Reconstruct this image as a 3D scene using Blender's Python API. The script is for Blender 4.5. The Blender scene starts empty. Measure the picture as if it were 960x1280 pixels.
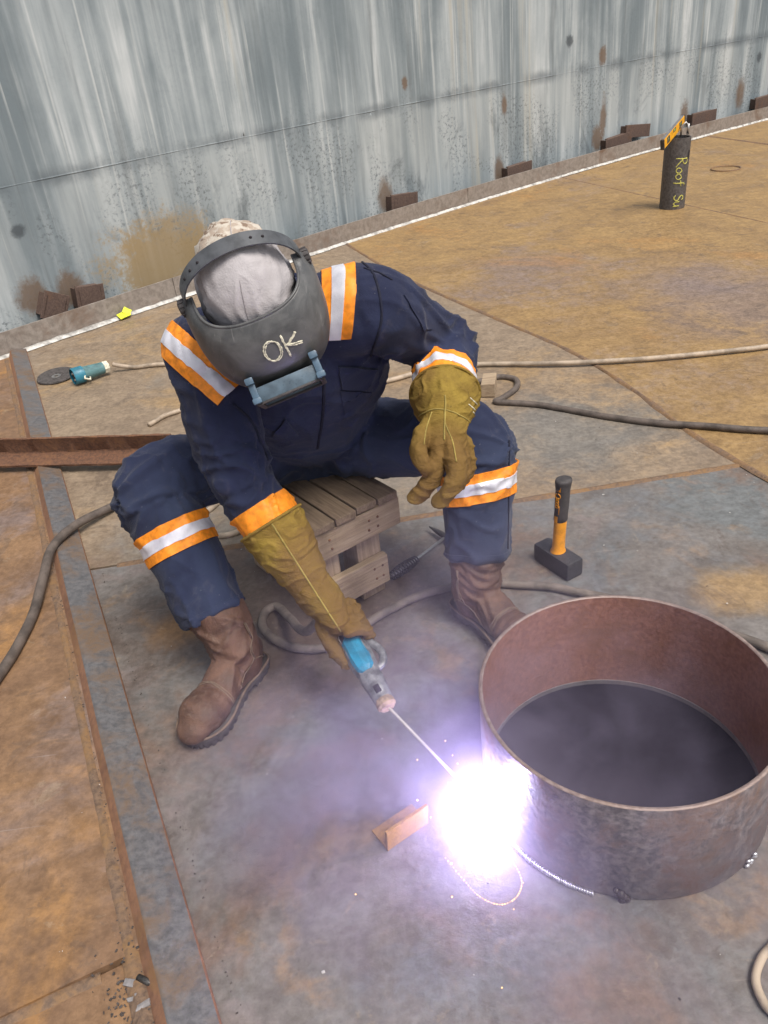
import bpy, bmesh, math, random
import numpy as np
from mathutils import Vector, Matrix, noise
from mathutils.bvhtree import BVHTree

scene = bpy.context.scene
random.seed(7)
R = math.radians

# ------------------------------------------------------------------ camera
cam_data = bpy.data.cameras.new("camera")
cam = bpy.data.objects.new("camera", cam_data)
scene.collection.objects.link(cam)
PITCH, ROLL = R(31.5), R(6.7)
cf = Vector((0, math.cos(PITCH), -math.sin(PITCH)))
cr0 = Vector((1, 0, 0)); cu0 = cr0.cross(cf)
cr = (cr0 * math.cos(ROLL) - cu0 * math.sin(ROLL)).normalized()
cu = cr.cross(cf).normalized()
cam.matrix_world = Matrix((( cr.x, cu.x, -cf.x, 0), (cr.y, cu.y, -cf.y, 0), (cr.z, cu.z, -cf.z, 1.45), (0, 0, 0, 1)))
cam_data.sensor_fit = 'VERTICAL'; cam_data.sensor_height = 24.0; cam_data.sensor_width = 18.0
cam_data.lens = 18.75
cam_data.clip_start = 0.05; cam_data.clip_end = 500
scene.camera = cam

# ------------------------------------------------------------------ sky, sun, exposure
SUN_EL, SUN_AZ = R(62), R(140)          # azimuth: clockwise from +Y
world = bpy.data.worlds.new("World"); scene.world = world
world.use_nodes = True
wn = world.node_tree.nodes; wl = world.node_tree.links
bgn = wn["Background"]
sky = wn.new("ShaderNodeTexSky"); sky.sky_type = 'NISHITA'; sky.sun_disc = False
sky.sun_elevation = SUN_EL; sky.sun_rotation = SUN_AZ
sky.air_density = 1.0; sky.dust_density = 4.0; sky.ozone_density = 1.0
hsv = wn.new("ShaderNodeHueSaturation"); hsv.inputs["Saturation"].default_value = 0.45
wl.new(sky.outputs[0], hsv.inputs["Color"]); wl.new(hsv.outputs[0], bgn.inputs[0])
bgn.inputs[1].default_value = 0.074
sl = bpy.data.lights.new("sun", 'SUN'); sl.energy = 1.5; sl.angle = R(26); sl.color = (1.0, 0.94, 0.86)
so = bpy.data.objects.new("sun", sl); scene.collection.objects.link(so)
sd = Vector((math.sin(SUN_AZ) * math.cos(SUN_EL), math.cos(SUN_AZ) * math.cos(SUN_EL), math.sin(SUN_EL)))
so.rotation_euler = sd.to_track_quat('Z', 'Y').to_euler(); so.location = sd * 20
vs = scene.view_settings
vs.view_transform = 'Standard'; vs.look = 'None'; vs.exposure = 1.06; vs.gamma = 1.0; vs.use_curve_mapping = False
scene.cycles.use_denoising = True
scene.cycles.max_bounces = 6; scene.cycles.volume_bounces = 0
scene.cycles.sample_clamp_indirect = 4.0

# ------------------------------------------------------------------ object helpers
COL = scene.collection
OFF = {}

def mesh_of(verts, faces, smooth=True):
    me = bpy.data.meshes.new("m")
    me.from_pydata([tuple(v) for v in verts], [], [tuple(f) for f in faces])
    me.update()
    if smooth:
        me.polygons.foreach_set("use_smooth", [True] * len(me.polygons))
    return me

def empty(name, loc, label, cat, group=None):
    o = bpy.data.objects.new(name, None); COL.objects.link(o)
    o.location = loc; o.empty_display_size = 0.05
    OFF[o] = Vector(loc)
    tag(o, label, cat, group)
    return o

def tag(o, label, cat, group=None):
    o["label"] = label; o["category"] = cat
    if group: o["group"] = group
    return o

def add(name, vf, mat, parent=None, smooth=True, loc=None, auto=None):
    """vf = (verts, faces) in world metres, or a mesh in world metres; linked as one mesh object"""
    if isinstance(vf, tuple):
        me = mesh_of(vf[0], vf[1], smooth)
    else:
        me = vf
    me.name = name
    off = OFF[parent] if parent is not None else Vector(loc or (0, 0, 0))
    if off.length > 0:
        me.transform(Matrix.Translation(-off))
    o = bpy.data.objects.new(name, me); COL.objects.link(o)
    if parent is not None:
        o.parent = parent
    else:
        o.location = off
    OFF[o] = off
    if mat is not None:
        me.materials.append(mat)
    if auto is not None:
        sharp_edges(me, auto)
    return o

def sharp_edges(me, deg):
    bm = bmesh.new(); bm.from_mesh(me)
    lim = R(deg)
    for e in bm.edges:
        if len(e.link_faces) == 2 and e.calc_face_angle(0) > lim:
            e.smooth = False
        elif len(e.link_faces) != 2:
            e.smooth = False
    bm.to_mesh(me); bm.free()

def join(*vfs):
    V = []; F = []
    for v, f in vfs:
        n = len(V); V += [tuple(p) for p in v]; F += [tuple(i + n for i in q) for q in f]
    return V, F

def xf(vf, M):
    return [tuple(M @ Vector(v)) for v in vf[0]], vf[1]

def box(c, s, rot=None, bev=0.0):
    """bevelled box, size s (full), rot a 3x3 / 4x4 matrix"""
    bm = bmesh.new()
    bmesh.ops.create_cube(bm, size=1.0)
    for v in bm.verts:
        v.co = Vector((v.co.x * s[0], v.co.y * s[1], v.co.z * s[2]))
    if bev > 0:
        bmesh.ops.bevel(bm, geom=bm.edges[:], offset=bev, segments=2, affect='EDGES', profile=0.6)
    bm.verts.index_update()
    V = []
    for v in bm.verts:
        p = v.co.copy()
        if rot is not None: p = rot.to_3x3() @ p
        V.append(tuple(p + Vector(c)))
    F = [tuple(v.index for v in f.verts) for f in bm.faces]
    bm.free()
    return V, F

def frame_from(x, z):
    """rotation with local x along x and local z close to z"""
    x = Vector(x).normalized(); z = Vector(z)
    y = z.cross(x).normalized(); z = x.cross(y)
    return Matrix(((x.x, y.x, z.x), (x.y, y.y, z.y), (x.z, y.z, z.z)))

def spline(pts, n=8):
    """Catmull-Rom through pts (tuples of any length)"""
    P = [np.array(p, float) for p in pts]
    out = []
    for i in range(len(P) - 1):
        p0 = P[i - 1] if i > 0 else 2 * P[0] - P[1]
        p1, p2 = P[i], P[i + 1]
        p3 = P[i + 2] if i + 2 < len(P) else 2 * P[-1] - P[-2]
        for k in range(n):
            t = k / n
            out.append(0.5 * ((2 * p1) + (p2 - p0) * t + (2 * p0 - 5 * p1 + 4 * p2 - p3) * t * t + (3 * p1 - p0 - 3 * p2 + p3) * t ** 3))
    out.append(P[-1])
    return out

def tube(path, rad, seg=12, cap=True, ref=None, flat=1.0):
    """tube along path; rad a number, list of numbers or list of (r_ref, r_other)"""
    P = [Vector(p[:3]) for p in path]; n = len(P)
    if not hasattr(rad, '__len__'): rad = [rad] * n
    T = []
    for i in range(n):
        d = P[min(i + 1, n - 1)] - P[max(i - 1, 0)]
        T.append(d.normalized() if d.length > 1e-9 else Vector((0, 0, 1)))
    a = Vector(ref) if ref is not None else (Vector((0, 0, 1)) if abs(T[0].z) < 0.9 else Vector((1, 0, 0)))
    V = []; F = []
    for i in range(n):
        if ref is not None: a = Vector(ref)
        u = (a - T[i] * a.dot(T[i])).normalized(); w = T[i].cross(u); a = u
        r = rad[i]; r = r if hasattr(r, '__len__') else (r, r * flat)
        for k in range(seg):
            th = 2 * math.pi * k / seg
            V.append(tuple(P[i] + u * (r[0] * math.cos(th)) + w * (r[1] * math.sin(th))))
    for i in range(n - 1):
        for k in range(seg):
            F.append((i * seg + k, i * seg + (k + 1) % seg, (i + 1) * seg + (k + 1) % seg, (i + 1) * seg + k))
    if cap:
        F.append(tuple(range(seg - 1, -1, -1))); F.append(tuple((n - 1) * seg + k for k in range(seg)))
    return V, F

def limb(pts, n=6, seg=20, ref=None, dome=True, flat_end=False, flat_start=False):
    """rounded tube through (x,y,z,r) or (x,y,z,ra,rb) points"""
    pts = [tuple(p) if len(p) == 5 else (*p, p[3]) for p in pts]
    S = spline(pts, n)
    path = [s[:3] for s in S]
    rad = [(s[3], s[4] if len(s) > 4 else s[3]) for s in S]
    if dome:
        d0 = path[0] - path[1]; d0 /= np.linalg.norm(d0) + 1e-9
        d1 = path[-1] - path[-2]; d1 /= np.linalg.norm(d1) + 1e-9
        r0, r1 = rad[0], rad[-1]
        pre = [(path[0] + d0 * r0[0] * math.sin(a), (r0[0] * math.cos(a), r0[1] * math.cos(a))) for a in (1.45, 1.0, 0.5)]
        post = [(path[-1] + d1 * r1[0] * math.sin(a), (r1[0] * math.cos(a), r1[1] * math.cos(a))) for a in (0.5, 1.0, 1.45)]
        if flat_end: post = []
        if flat_start: pre = []
        path = [p[0] for p in pre] + path + [p[0] for p in post]
        rad = [p[1] for p in pre] + rad + [p[1] for p in post]
    return tube(path, rad, seg, True, ref)

def ball(c, r, seg=16, rings=10, M=None):
    V = []; F = []
    r = r if hasattr(r, '__len__') else (r, r, r)
    for i in range(rings + 1):
        ph = math.pi * i / rings
        for k in range(seg):
            th = 2 * math.pi * k / seg
            p = Vector((r[0] * math.sin(ph) * math.cos(th), r[1] * math.sin(ph) * math.sin(th), r[2] * math.cos(ph)))
            if M is not None: p = M @ p
            V.append(tuple(p + Vector(c)))
    for i in range(rings):
        for k in range(seg):
            F.append((i * seg + k, (i + 1) * seg + k, (i + 1) * seg + (k + 1) % seg, i * seg + (k + 1) % seg))
    return V, F

def lathe(prof, seg=32, M=None, close=False):
    """prof = [(r, z)]; closed loop if close"""
    V = []; F = []; n = len(prof)
    for (r, z) in prof:
        for k in range(seg):
            th = 2 * math.pi * k / seg
            V.append((r * math.cos(th), r * math.sin(th), z))
    for i in range(n if close else n - 1):
        j = (i + 1) % n
        for k in range(seg):
            F.append((i * seg + k, i * seg + (k + 1) % seg, j * seg + (k + 1) % seg, j * seg + k))
    if not close:
        if prof[0][0] > 1e-6: F.append(tuple(range(seg - 1, -1, -1)))
        if prof[-1][0] > 1e-6: F.append(tuple((n - 1) * seg + k for k in range(seg)))
    return xf((V, F), M) if M is not None else (V, F)

def at_matrix(loc, x=(1, 0, 0), z=(0, 0, 1)):
    return Matrix.Translation(Vector(loc)) @ frame_from(x, z).to_4x4()

def remesh(vf, voxel, smooth=4, fac=0.5):
    me = mesh_of(*vf)
    o = bpy.data.objects.new("tmp", me); COL.objects.link(o)
    m = o.modifiers.new("r", 'REMESH'); m.mode = 'VOXEL'; m.voxel_size = voxel; m.use_smooth_shade = True
    if smooth:
        s = o.modifiers.new("s", 'SMOOTH'); s.factor = fac; s.iterations = smooth
    dg = bpy.context.evaluated_depsgraph_get(); dg.update()
    out = bpy.data.meshes.new_from_object(o.evaluated_get(dg))
    bpy.data.objects.remove(o); bpy.data.meshes.remove(me)
    out.polygons.foreach_set("use_smooth", [True] * len(out.polygons))
    out.materials.clear()
    return out

def displace(me, fn):
    n = len(me.vertices)
    co = np.empty(n * 3); me.vertices.foreach_get("co", co); co = co.reshape(-1, 3)
    no = np.empty(n * 3); me.vertices.foreach_get("normal", no); no = no.reshape(-1, 3)
    d = fn(co, no)
    me.vertices.foreach_set("co", (co + no * d[:, None]).ravel()); me.update()

def noise_arr(P, seed=0.0):
    nz = noise.noise
    return np.array([nz((p[0] + seed, p[1] + seed * 1.7, p[2] - seed)) for p in P])

def patch(me, planes, off=0.003, thick=0.003, near=None, facing=None):
    """piece of a surface cut out by half-spaces (keep the side the normal points AWAY from), lifted off"""
    bm = bmesh.new(); bm.from_mesh(me)
    for co, no in planes:
        g = bm.verts[:] + bm.edges[:] + bm.faces[:]
        bmesh.ops.bisect_plane(bm, geom=g, plane_co=Vector(co), plane_no=Vector(no), clear_outer=True, dist=1e-6)
    if near is not None:
        c, rr = Vector(near[0]), near[1]
        bad = [f for f in bm.faces if (f.calc_center_median() - c).length > rr]
        bmesh.ops.delete(bm, geom=bad, context='FACES')
    if facing is not None:
        fd = Vector(facing)
        bad = [f for f in bm.faces if f.normal.dot(fd) < 0.0]
        bmesh.ops.delete(bm, geom=bad, context='FACES')
    isl = []; seen = set()      # keep the largest connected piece only
    for f in bm.faces:
        if f in seen: continue
        st_, grp = [f], []; seen.add(f)
        while st_:
            g_ = st_.pop(); grp.append(g_)
            for e in g_.edges:
                for h_ in e.link_faces:
                    if h_ not in seen: seen.add(h_); st_.append(h_)
        isl.append(grp)
    if len(isl) > 1:
        isl.sort(key=lambda q: -sum(f.calc_area() for f in q))
        bmesh.ops.delete(bm, geom=[f for q in isl[1:] for f in q], context='FACES')
    bm.normal_update()
    nrm = {v: v.normal.copy() for v in bm.verts}
    for v in bm.verts:
        v.co += nrm[v] * off
    edge = [e for e in bm.edges if len(e.link_faces) == 1]
    src = {}
    for e in edge:
        for v in e.verts: src[v] = None
    for v in src: src[v] = bm.verts.new(v.co - nrm[v] * (off + 0.002))
    for e in edge:
        a, b = e.link_loops[0].vert, e.link_loops[0].link_loop_next.vert
        bm.faces.new((b, a, src[a], src[b]))
    bm.normal_update()
    out = bpy.data.meshes.new("patch"); bm.to_mesh(out); bm.free()
    out.polygons.foreach_set("use_smooth", [True] * len(out.polygons))
    sharp_edges(out, 50)
    return out

def slab(c, n, w):
    """two planes that keep a slab of width w about c"""
    n = Vector(n).normalized(); c = Vector(c)
    return [(c + n * w / 2, n), (c - n * w / 2, -n)]

# ------------------------------------------------------------------ material helpers
class NT:
    def __init__(s, name):
        s.m = bpy.data.materials.new(name); s.m.use_nodes = True
        s.t = s.m.node_tree; s.n = s.t.nodes; s.l = s.t.links
        s.b = s.n["Principled BSDF"]; s.out = s.n["Material Output"]
    def set(s, inp, v):
        if hasattr(v, 'is_linked') or isinstance(v, bpy.types.NodeSocket): s.l.new(v, inp)
        elif isinstance(v, (tuple, list)) and len(v) == 3 and inp.type == 'RGBA': inp.default_value = (*v, 1)
        else: inp.default_value = v
    def coord(s, kind="Object"):
        return s.n.new("ShaderNodeTexCoord").outputs[kind]
    def mapping(s, v, scale=(1, 1, 1), loc=(0, 0, 0), rot=(0, 0, 0)):
        n = s.n.new("ShaderNodeMapping"); s.l.new(v, n.inputs[0])
        n.inputs["Scale"].default_value = scale; n.inputs["Location"].default_value = loc; n.inputs["Rotation"].default_value = rot
        return n.outputs[0]
    def noise(s, v, scale, detail=4, rough=0.55, dist=0.0):
        n = s.n.new("ShaderNodeTexNoise"); s.l.new(v, n.inputs["Vector"])
        n.inputs["Scale"].default_value = scale; n.inputs["Detail"].default_value = detail
        n.inputs["Roughness"].default_value = rough; n.inputs["Distortion"].default_value = dist
        return n.outputs["Fac"]
    def voronoi(s, v, scale, feature='F1'):
        n = s.n.new("ShaderNodeTexVoronoi"); s.l.new(v, n.inputs["Vector"]); n.inputs["Scale"].default_value = scale; n.feature = feature
        return n.outputs["Distance"]
    def wave(s, v, scale, dist=0, detail=2):
        n = s.n.new("ShaderNodeTexWave"); s.l.new(v, n.inputs["Vector"]); n.inputs["Scale"].default_value = scale
        n.inputs["Distortion"].default_value = dist; n.inputs["Detail"].default_value = detail
        return n.outputs["Fac"]
    def range(s, f, a, b, c=0.0, d=1.0):
        n = s.n.new("ShaderNodeMapRange"); n.interpolation_type = 'SMOOTHSTEP'; s.set(n.inputs[0], f)
        for i, q in enumerate((a, b, c, d)): n.inputs[i + 1].default_value = q
        return n.outputs[0]
    def math(s, op, a, b=0.0, clamp=False):
        n = s.n.new("ShaderNodeMath"); n.operation = op; n.use_clamp = clamp; s.set(n.inputs[0], a); s.set(n.inputs[1], b)
        return n.outputs[0]
    def mix(s, f, a, b, mode='MIX'):
        n = s.n.new("ShaderNodeMix"); n.data_type = 'RGBA'; n.blend_type = mode
        s.set(n.inputs[0], f); s.set(n.inputs[6], a); s.set(n.inputs[7], b)
        return n.outputs[2]
    def sep(s, v):
        n = s.n.new("ShaderNodeSeparateXYZ"); s.l.new(v, n.inputs[0]); return n.outputs
    def dist(s, v, p, scale=(1, 1, 1)):
        """length of (v-p)*scale"""
        a = s.n.new("ShaderNodeVectorMath"); a.operation = 'SUBTRACT'; s.l.new(v, a.inputs[0]); a.inputs[1].default_value = p
        m = s.n.new("ShaderNodeVectorMath"); m.operation = 'MULTIPLY'; s.l.new(a.outputs[0], m.inputs[0]); m.inputs[1].default_value = scale
        l = s.n.new("ShaderNodeVectorMath"); l.operation = 'LENGTH'; s.l.new(m.outputs[0], l.inputs[0])
        return l.outputs["Value"]
    def bump(s, h, strength=0.3, dist=0.01, normal=None):
        n = s.n.new("ShaderNodeBump"); n.inputs["Strength"].default_value = strength; n.inputs["Distance"].default_value = dist
        s.set(n.inputs["Height"], h)
        if normal is not None: s.l.new(normal, n.inputs["Normal"])
        return n.outputs[0]
    def done(s, color=None, rough=None, metal=None, normal=None, **kw):
        if color is not None: s.set(s.b.inputs["Base Color"], color)
        if rough is not None: s.set(s.b.inputs["Roughness"], rough)
        if metal is not None: s.set(s.b.inputs["Metallic"], metal)
        if normal is not None: s.l.new(normal, s.b.inputs["Normal"])
        for k, v in kw.items(): s.set(s.b.inputs[k.replace('_', ' ')], v)
        return s.m

def plain(name, col, rough=0.6, metal=0.0, var=0.25, scale=30, bump=0.15, dark=None):
    """painted / moulded surface with dirt and small unevenness"""
    t = NT(name); c = t.coord()
    n1 = t.noise(c, scale, 5); n2 = t.noise(c, scale * 5, 3)
    dk = dark or tuple(x * (1 - var) * 0.75 for x in col)
    col2 = t.mix(t.range(n1, 0.35, 0.7), col, dk)
    r = t.range(n2, 0.2, 0.8, max(0.05, rough - 0.12), min(1, rough + 0.12))
    return t.done(col2, r, metal, t.bump(n2, bump, 0.002))

# ------------------------------------------------------------------ materials of the setting
def deck_mat(name, base, base2, layers, seed, spots=()):
    """rusting mill-scale plate: two base tones and soft-edged layers of rust (colour, scale, from, to, strength)"""
    t = NT(name); c = t.mapping(t.coord(), loc=(seed, seed * 0.7, 0)); w = t.coord()
    mid = t.noise(c, 3.1, 7, 0.6, 0.5); fine = t.noise(c, 17, 8, 0.68, 0.3); grain = t.noise(c, 170, 4, 0.65); med = t.noise(c, 52, 6, 0.7)
    col = t.mix(t.range(mid, 0.34, 0.68), base, base2)
    for k, (lc, sc, lo, hi, st) in enumerate(layers):
        n = t.noise(t.mapping(c, loc=(k * 5.3, k * 2.1, 0.4 * k)), sc, 8, 0.62, 0.6)
        e = t.math('ADD', n, t.math('MULTIPLY', t.math('SUBTRACT', fine, 0.5), 0.28))
        col = t.mix(t.range(e, lo, hi, 0.0, st), col, lc)
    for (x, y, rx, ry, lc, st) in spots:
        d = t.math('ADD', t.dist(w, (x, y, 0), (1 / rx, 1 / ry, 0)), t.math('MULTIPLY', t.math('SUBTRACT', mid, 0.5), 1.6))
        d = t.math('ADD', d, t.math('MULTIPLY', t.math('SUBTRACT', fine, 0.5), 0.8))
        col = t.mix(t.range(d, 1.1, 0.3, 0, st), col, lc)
    fl1 = t.noise(t.mapping(c, loc=(3, 8, 0)), 5.5, 10, 0.72, 0.9); fl2 = t.noise(t.mapping(c, loc=(7, 1, 0)), 9.0, 10, 0.74, 0.6)
    col = t.mix(t.range(fl1, 0.575, 0.605, 0, 0.32), col, (0.115, 0.085, 0.068))
    col = t.mix(t.range(fl2, 0.60, 0.63, 0, 0.30), col, (0.36, 0.285, 0.20))
    tone = t.math('ADD', t.math('MULTIPLY', med, 0.55), t.math('MULTIPLY', fine, 0.45))
    col = t.mix(1.0, col, t.mix(t.range(tone, 0.34, 0.68), (0.62, 0.60, 0.585), (1.08, 1.08, 1.08)), 'MULTIPLY')
    sp = t.range(t.noise(c, 64, 4, 0.75), 0.64, 0.73)
    col = t.mix(t.math('MULTIPLY', sp, 0.4), col, (0.085, 0.055, 0.040))
    lt = t.range(t.noise(t.mapping(c, loc=(9, 2, 0)), 95, 3, 0.7), 0.68, 0.76)
    col = t.mix(t.math('MULTIPLY', lt, 0.35), col, (0.45, 0.38, 0.31))
    scr = t.range(t.noise(t.mapping(c, (2.2, 70, 1), rot=(0, 0, R(33))), 1.6, 3, 0.5, 0.4), 0.70, 0.76, 0, 0.30)
    col = t.mix(scr, col, (0.36, 0.31, 0.28))
    rough = t.range(t.math('ADD', t.math('MULTIPLY', fine, 0.5), t.math('MULTIPLY', mid, 0.5)), 0.3, 0.7, 0.44, 0.74)
    h = t.math('ADD', t.math('MULTIPLY', grain, 0.3), t.math('ADD', t.math('MULTIPLY', med, 0.6), t.math('ADD', fine, t.math('MULTIPLY', mid, 3.0))))
    return t.done(col, rough, 0.10, t.bump(h, 0.42, 0.004))

OCH, ORG, BRN, VIO, TEAL = (0.40, 0.255, 0.105), (0.40, 0.205, 0.060), (0.185, 0.120, 0.085), (0.225, 0.175, 0.165), (0.172, 0.186, 0.190)
M_DECK_FAR = deck_mat("deck_rust_ochre", (0.305, 0.192, 0.083), (0.365, 0.235, 0.098), [(VIO, 0.55, 0.53, 0.70, .75), (ORG, 1.3, 0.56, 0.72, .5), (BRN, 2.4, 0.60, 0.76, .45)], 1.3, [(1.95, 4.1, .5, .9, VIO, .6)])
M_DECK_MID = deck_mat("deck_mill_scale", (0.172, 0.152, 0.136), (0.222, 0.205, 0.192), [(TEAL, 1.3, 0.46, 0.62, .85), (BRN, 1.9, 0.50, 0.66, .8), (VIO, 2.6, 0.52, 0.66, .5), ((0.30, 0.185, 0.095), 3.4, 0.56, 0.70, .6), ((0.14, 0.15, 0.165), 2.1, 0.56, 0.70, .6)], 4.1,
                      [(-0.30, 1.90, .60, .45, (0.125, 0.086, 0.066), .8), (-0.62, 1.85, .12, .10, ORG, .55), (0.98, 1.72, .16, .12, OCH, .75), (0.75, 0.75, .3, .2, VIO, .5)])  # first spot: dark brown painted in as shade under the seated welder
M_DECK_BACK = deck_mat("deck_rust_brown", (0.265, 0.200, 0.140), (0.315, 0.240, 0.165), [(TEAL, 0.8, 0.52, 0.70, .55), (OCH, 1.5, 0.52, 0.72, .6), (BRN, 2.2, 0.58, 0.74, .5)], 2.2, [(0.75, 2.8, .5, .4, TEAL, .6), (0.0, 2.6, .5, .4, TEAL, .4)])
M_DECK_LEFT = deck_mat("deck_rust_orange", (0.225, 0.133, 0.076), (0.285, 0.168, 0.088), [(VIO, 1.2, 0.50, 0.66, .7), (ORG, 1.8, 0.52, 0.70, .6), (BRN, 3.0, 0.60, 0.75, .55)], 7.7)

def steel(name, a, b, rust, thr=0.55, rough=0.55, scale=9, metal=0.3, bump=0.3):
    t = NT(name); c = t.coord()
    n1 = t.noise(c, scale, 7, 0.65, 0.6); n2 = t.noise(c, scale * 6, 5, 0.65); n3 = t.noise(c, scale * 0.35, 4, 0.6)
    col = t.mix(t.range(n2, 0.30, 0.70), a, b)
    n4 = t.noise(c, scale * 14, 6, 0.75)
    col = t.mix(t.range(n4, 0.56, 0.68, 0, 0.45), col, tuple(x * 0.5 for x in a))
    m = t.math('MULTIPLY', t.range(t.math('ADD', t.math('MULTIPLY', n1, 0.6), t.math('MULTIPLY', n3, 0.4)), thr - 0.08, thr + 0.1), t.range(n2, 0.25, 0.6, 0.4, 1))
    col = t.mix(m, col, t.mix(n1, rust, tuple(x * 0.55 for x in rust)))
    r = t.range(n2, 0.2, 0.8, rough - 0.12, rough + 0.2)
    return t.done(col, r, t.math('SUBTRACT', metal, t.math('MULTIPLY', m, metal)), t.bump(t.math('ADD', n2, n1), bump, 0.003))

M_ANGLE = steel("angle_bar_scale", (0.098, 0.096, 0.100), (0.160, 0.155, 0.158), (0.20, 0.130, 0.082), 0.515, 0.5, 10, 0.2, 0.6)
M_OXIDE = steel("red_oxide", (0.17, 0.085, 0.052), (0.25, 0.125, 0.07), (0.30, 0.16, 0.07), 0.55, 0.8, 10, 0.0, 0.5)
M_RIM = steel("rim_plate_weathered", (0.22, 0.19, 0.165), (0.34, 0.30, 0.265), (0.20, 0.12, 0.075), 0.56, 0.6, 5)
M_RUST = steel("pitted_rust", (0.085, 0.042, 0.026), (0.17, 0.082, 0.046), (0.27, 0.13, 0.06), 0.56, 0.85, 14, 0.0, 0.9)
M_BRACKET = steel("bracket_rust", (0.075, 0.045, 0.036), (0.13, 0.085, 0.065), (0.19, 0.10, 0.06), 0.58, 0.8, 12, 0.0, 0.6)
M_RING_OUT = steel("ring_outer_scale", (0.125, 0.120, 0.138), (0.36, 0.32, 0.325), (0.28, 0.165, 0.115), 0.52, 0.45, 11, 0.25, 0.6)
M_RING_IN = steel("ring_inner_rust", (0.215, 0.090, 0.060), (0.345, 0.160, 0.112), (0.30, 0.128, 0.062), 0.56, 0.75, 14, 0.0, 0.5)
M_EDGE = steel("cut_edge", (0.21, 0.15, 0.13), (0.33, 0.255, 0.225), (0.28, 0.18, 0.12), 0.6, 0.5, 12, 0.3)
M_PIPE = steel("dark_pipe", (0.065, 0.06, 0.06), (0.135, 0.125, 0.122), (0.17, 0.12, 0.085), 0.60, 0.5, 10, 0.3)
M_WELD = steel("weld_seam_rust", (0.10, 0.065, 0.045), (0.20, 0.13, 0.085), (0.30, 0.17, 0.075), 0.5, 0.8, 16, 0.0, 0.7)
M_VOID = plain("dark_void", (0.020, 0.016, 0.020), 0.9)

# ------------------------------------------------------------------ tank wall, rim, deck
CX, CY, RR, RWALL = 29.14, -28.15, 45.2, 45.46
def ring_pt(u, r, z):
    th = 2.2 - u / RWALL
    return (CX + r * math.cos(th), CY + r * math.sin(th), z)
def rim_y(x, r=RR):
    return CY + math.sqrt(r * r - (x - CX) ** 2)

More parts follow.
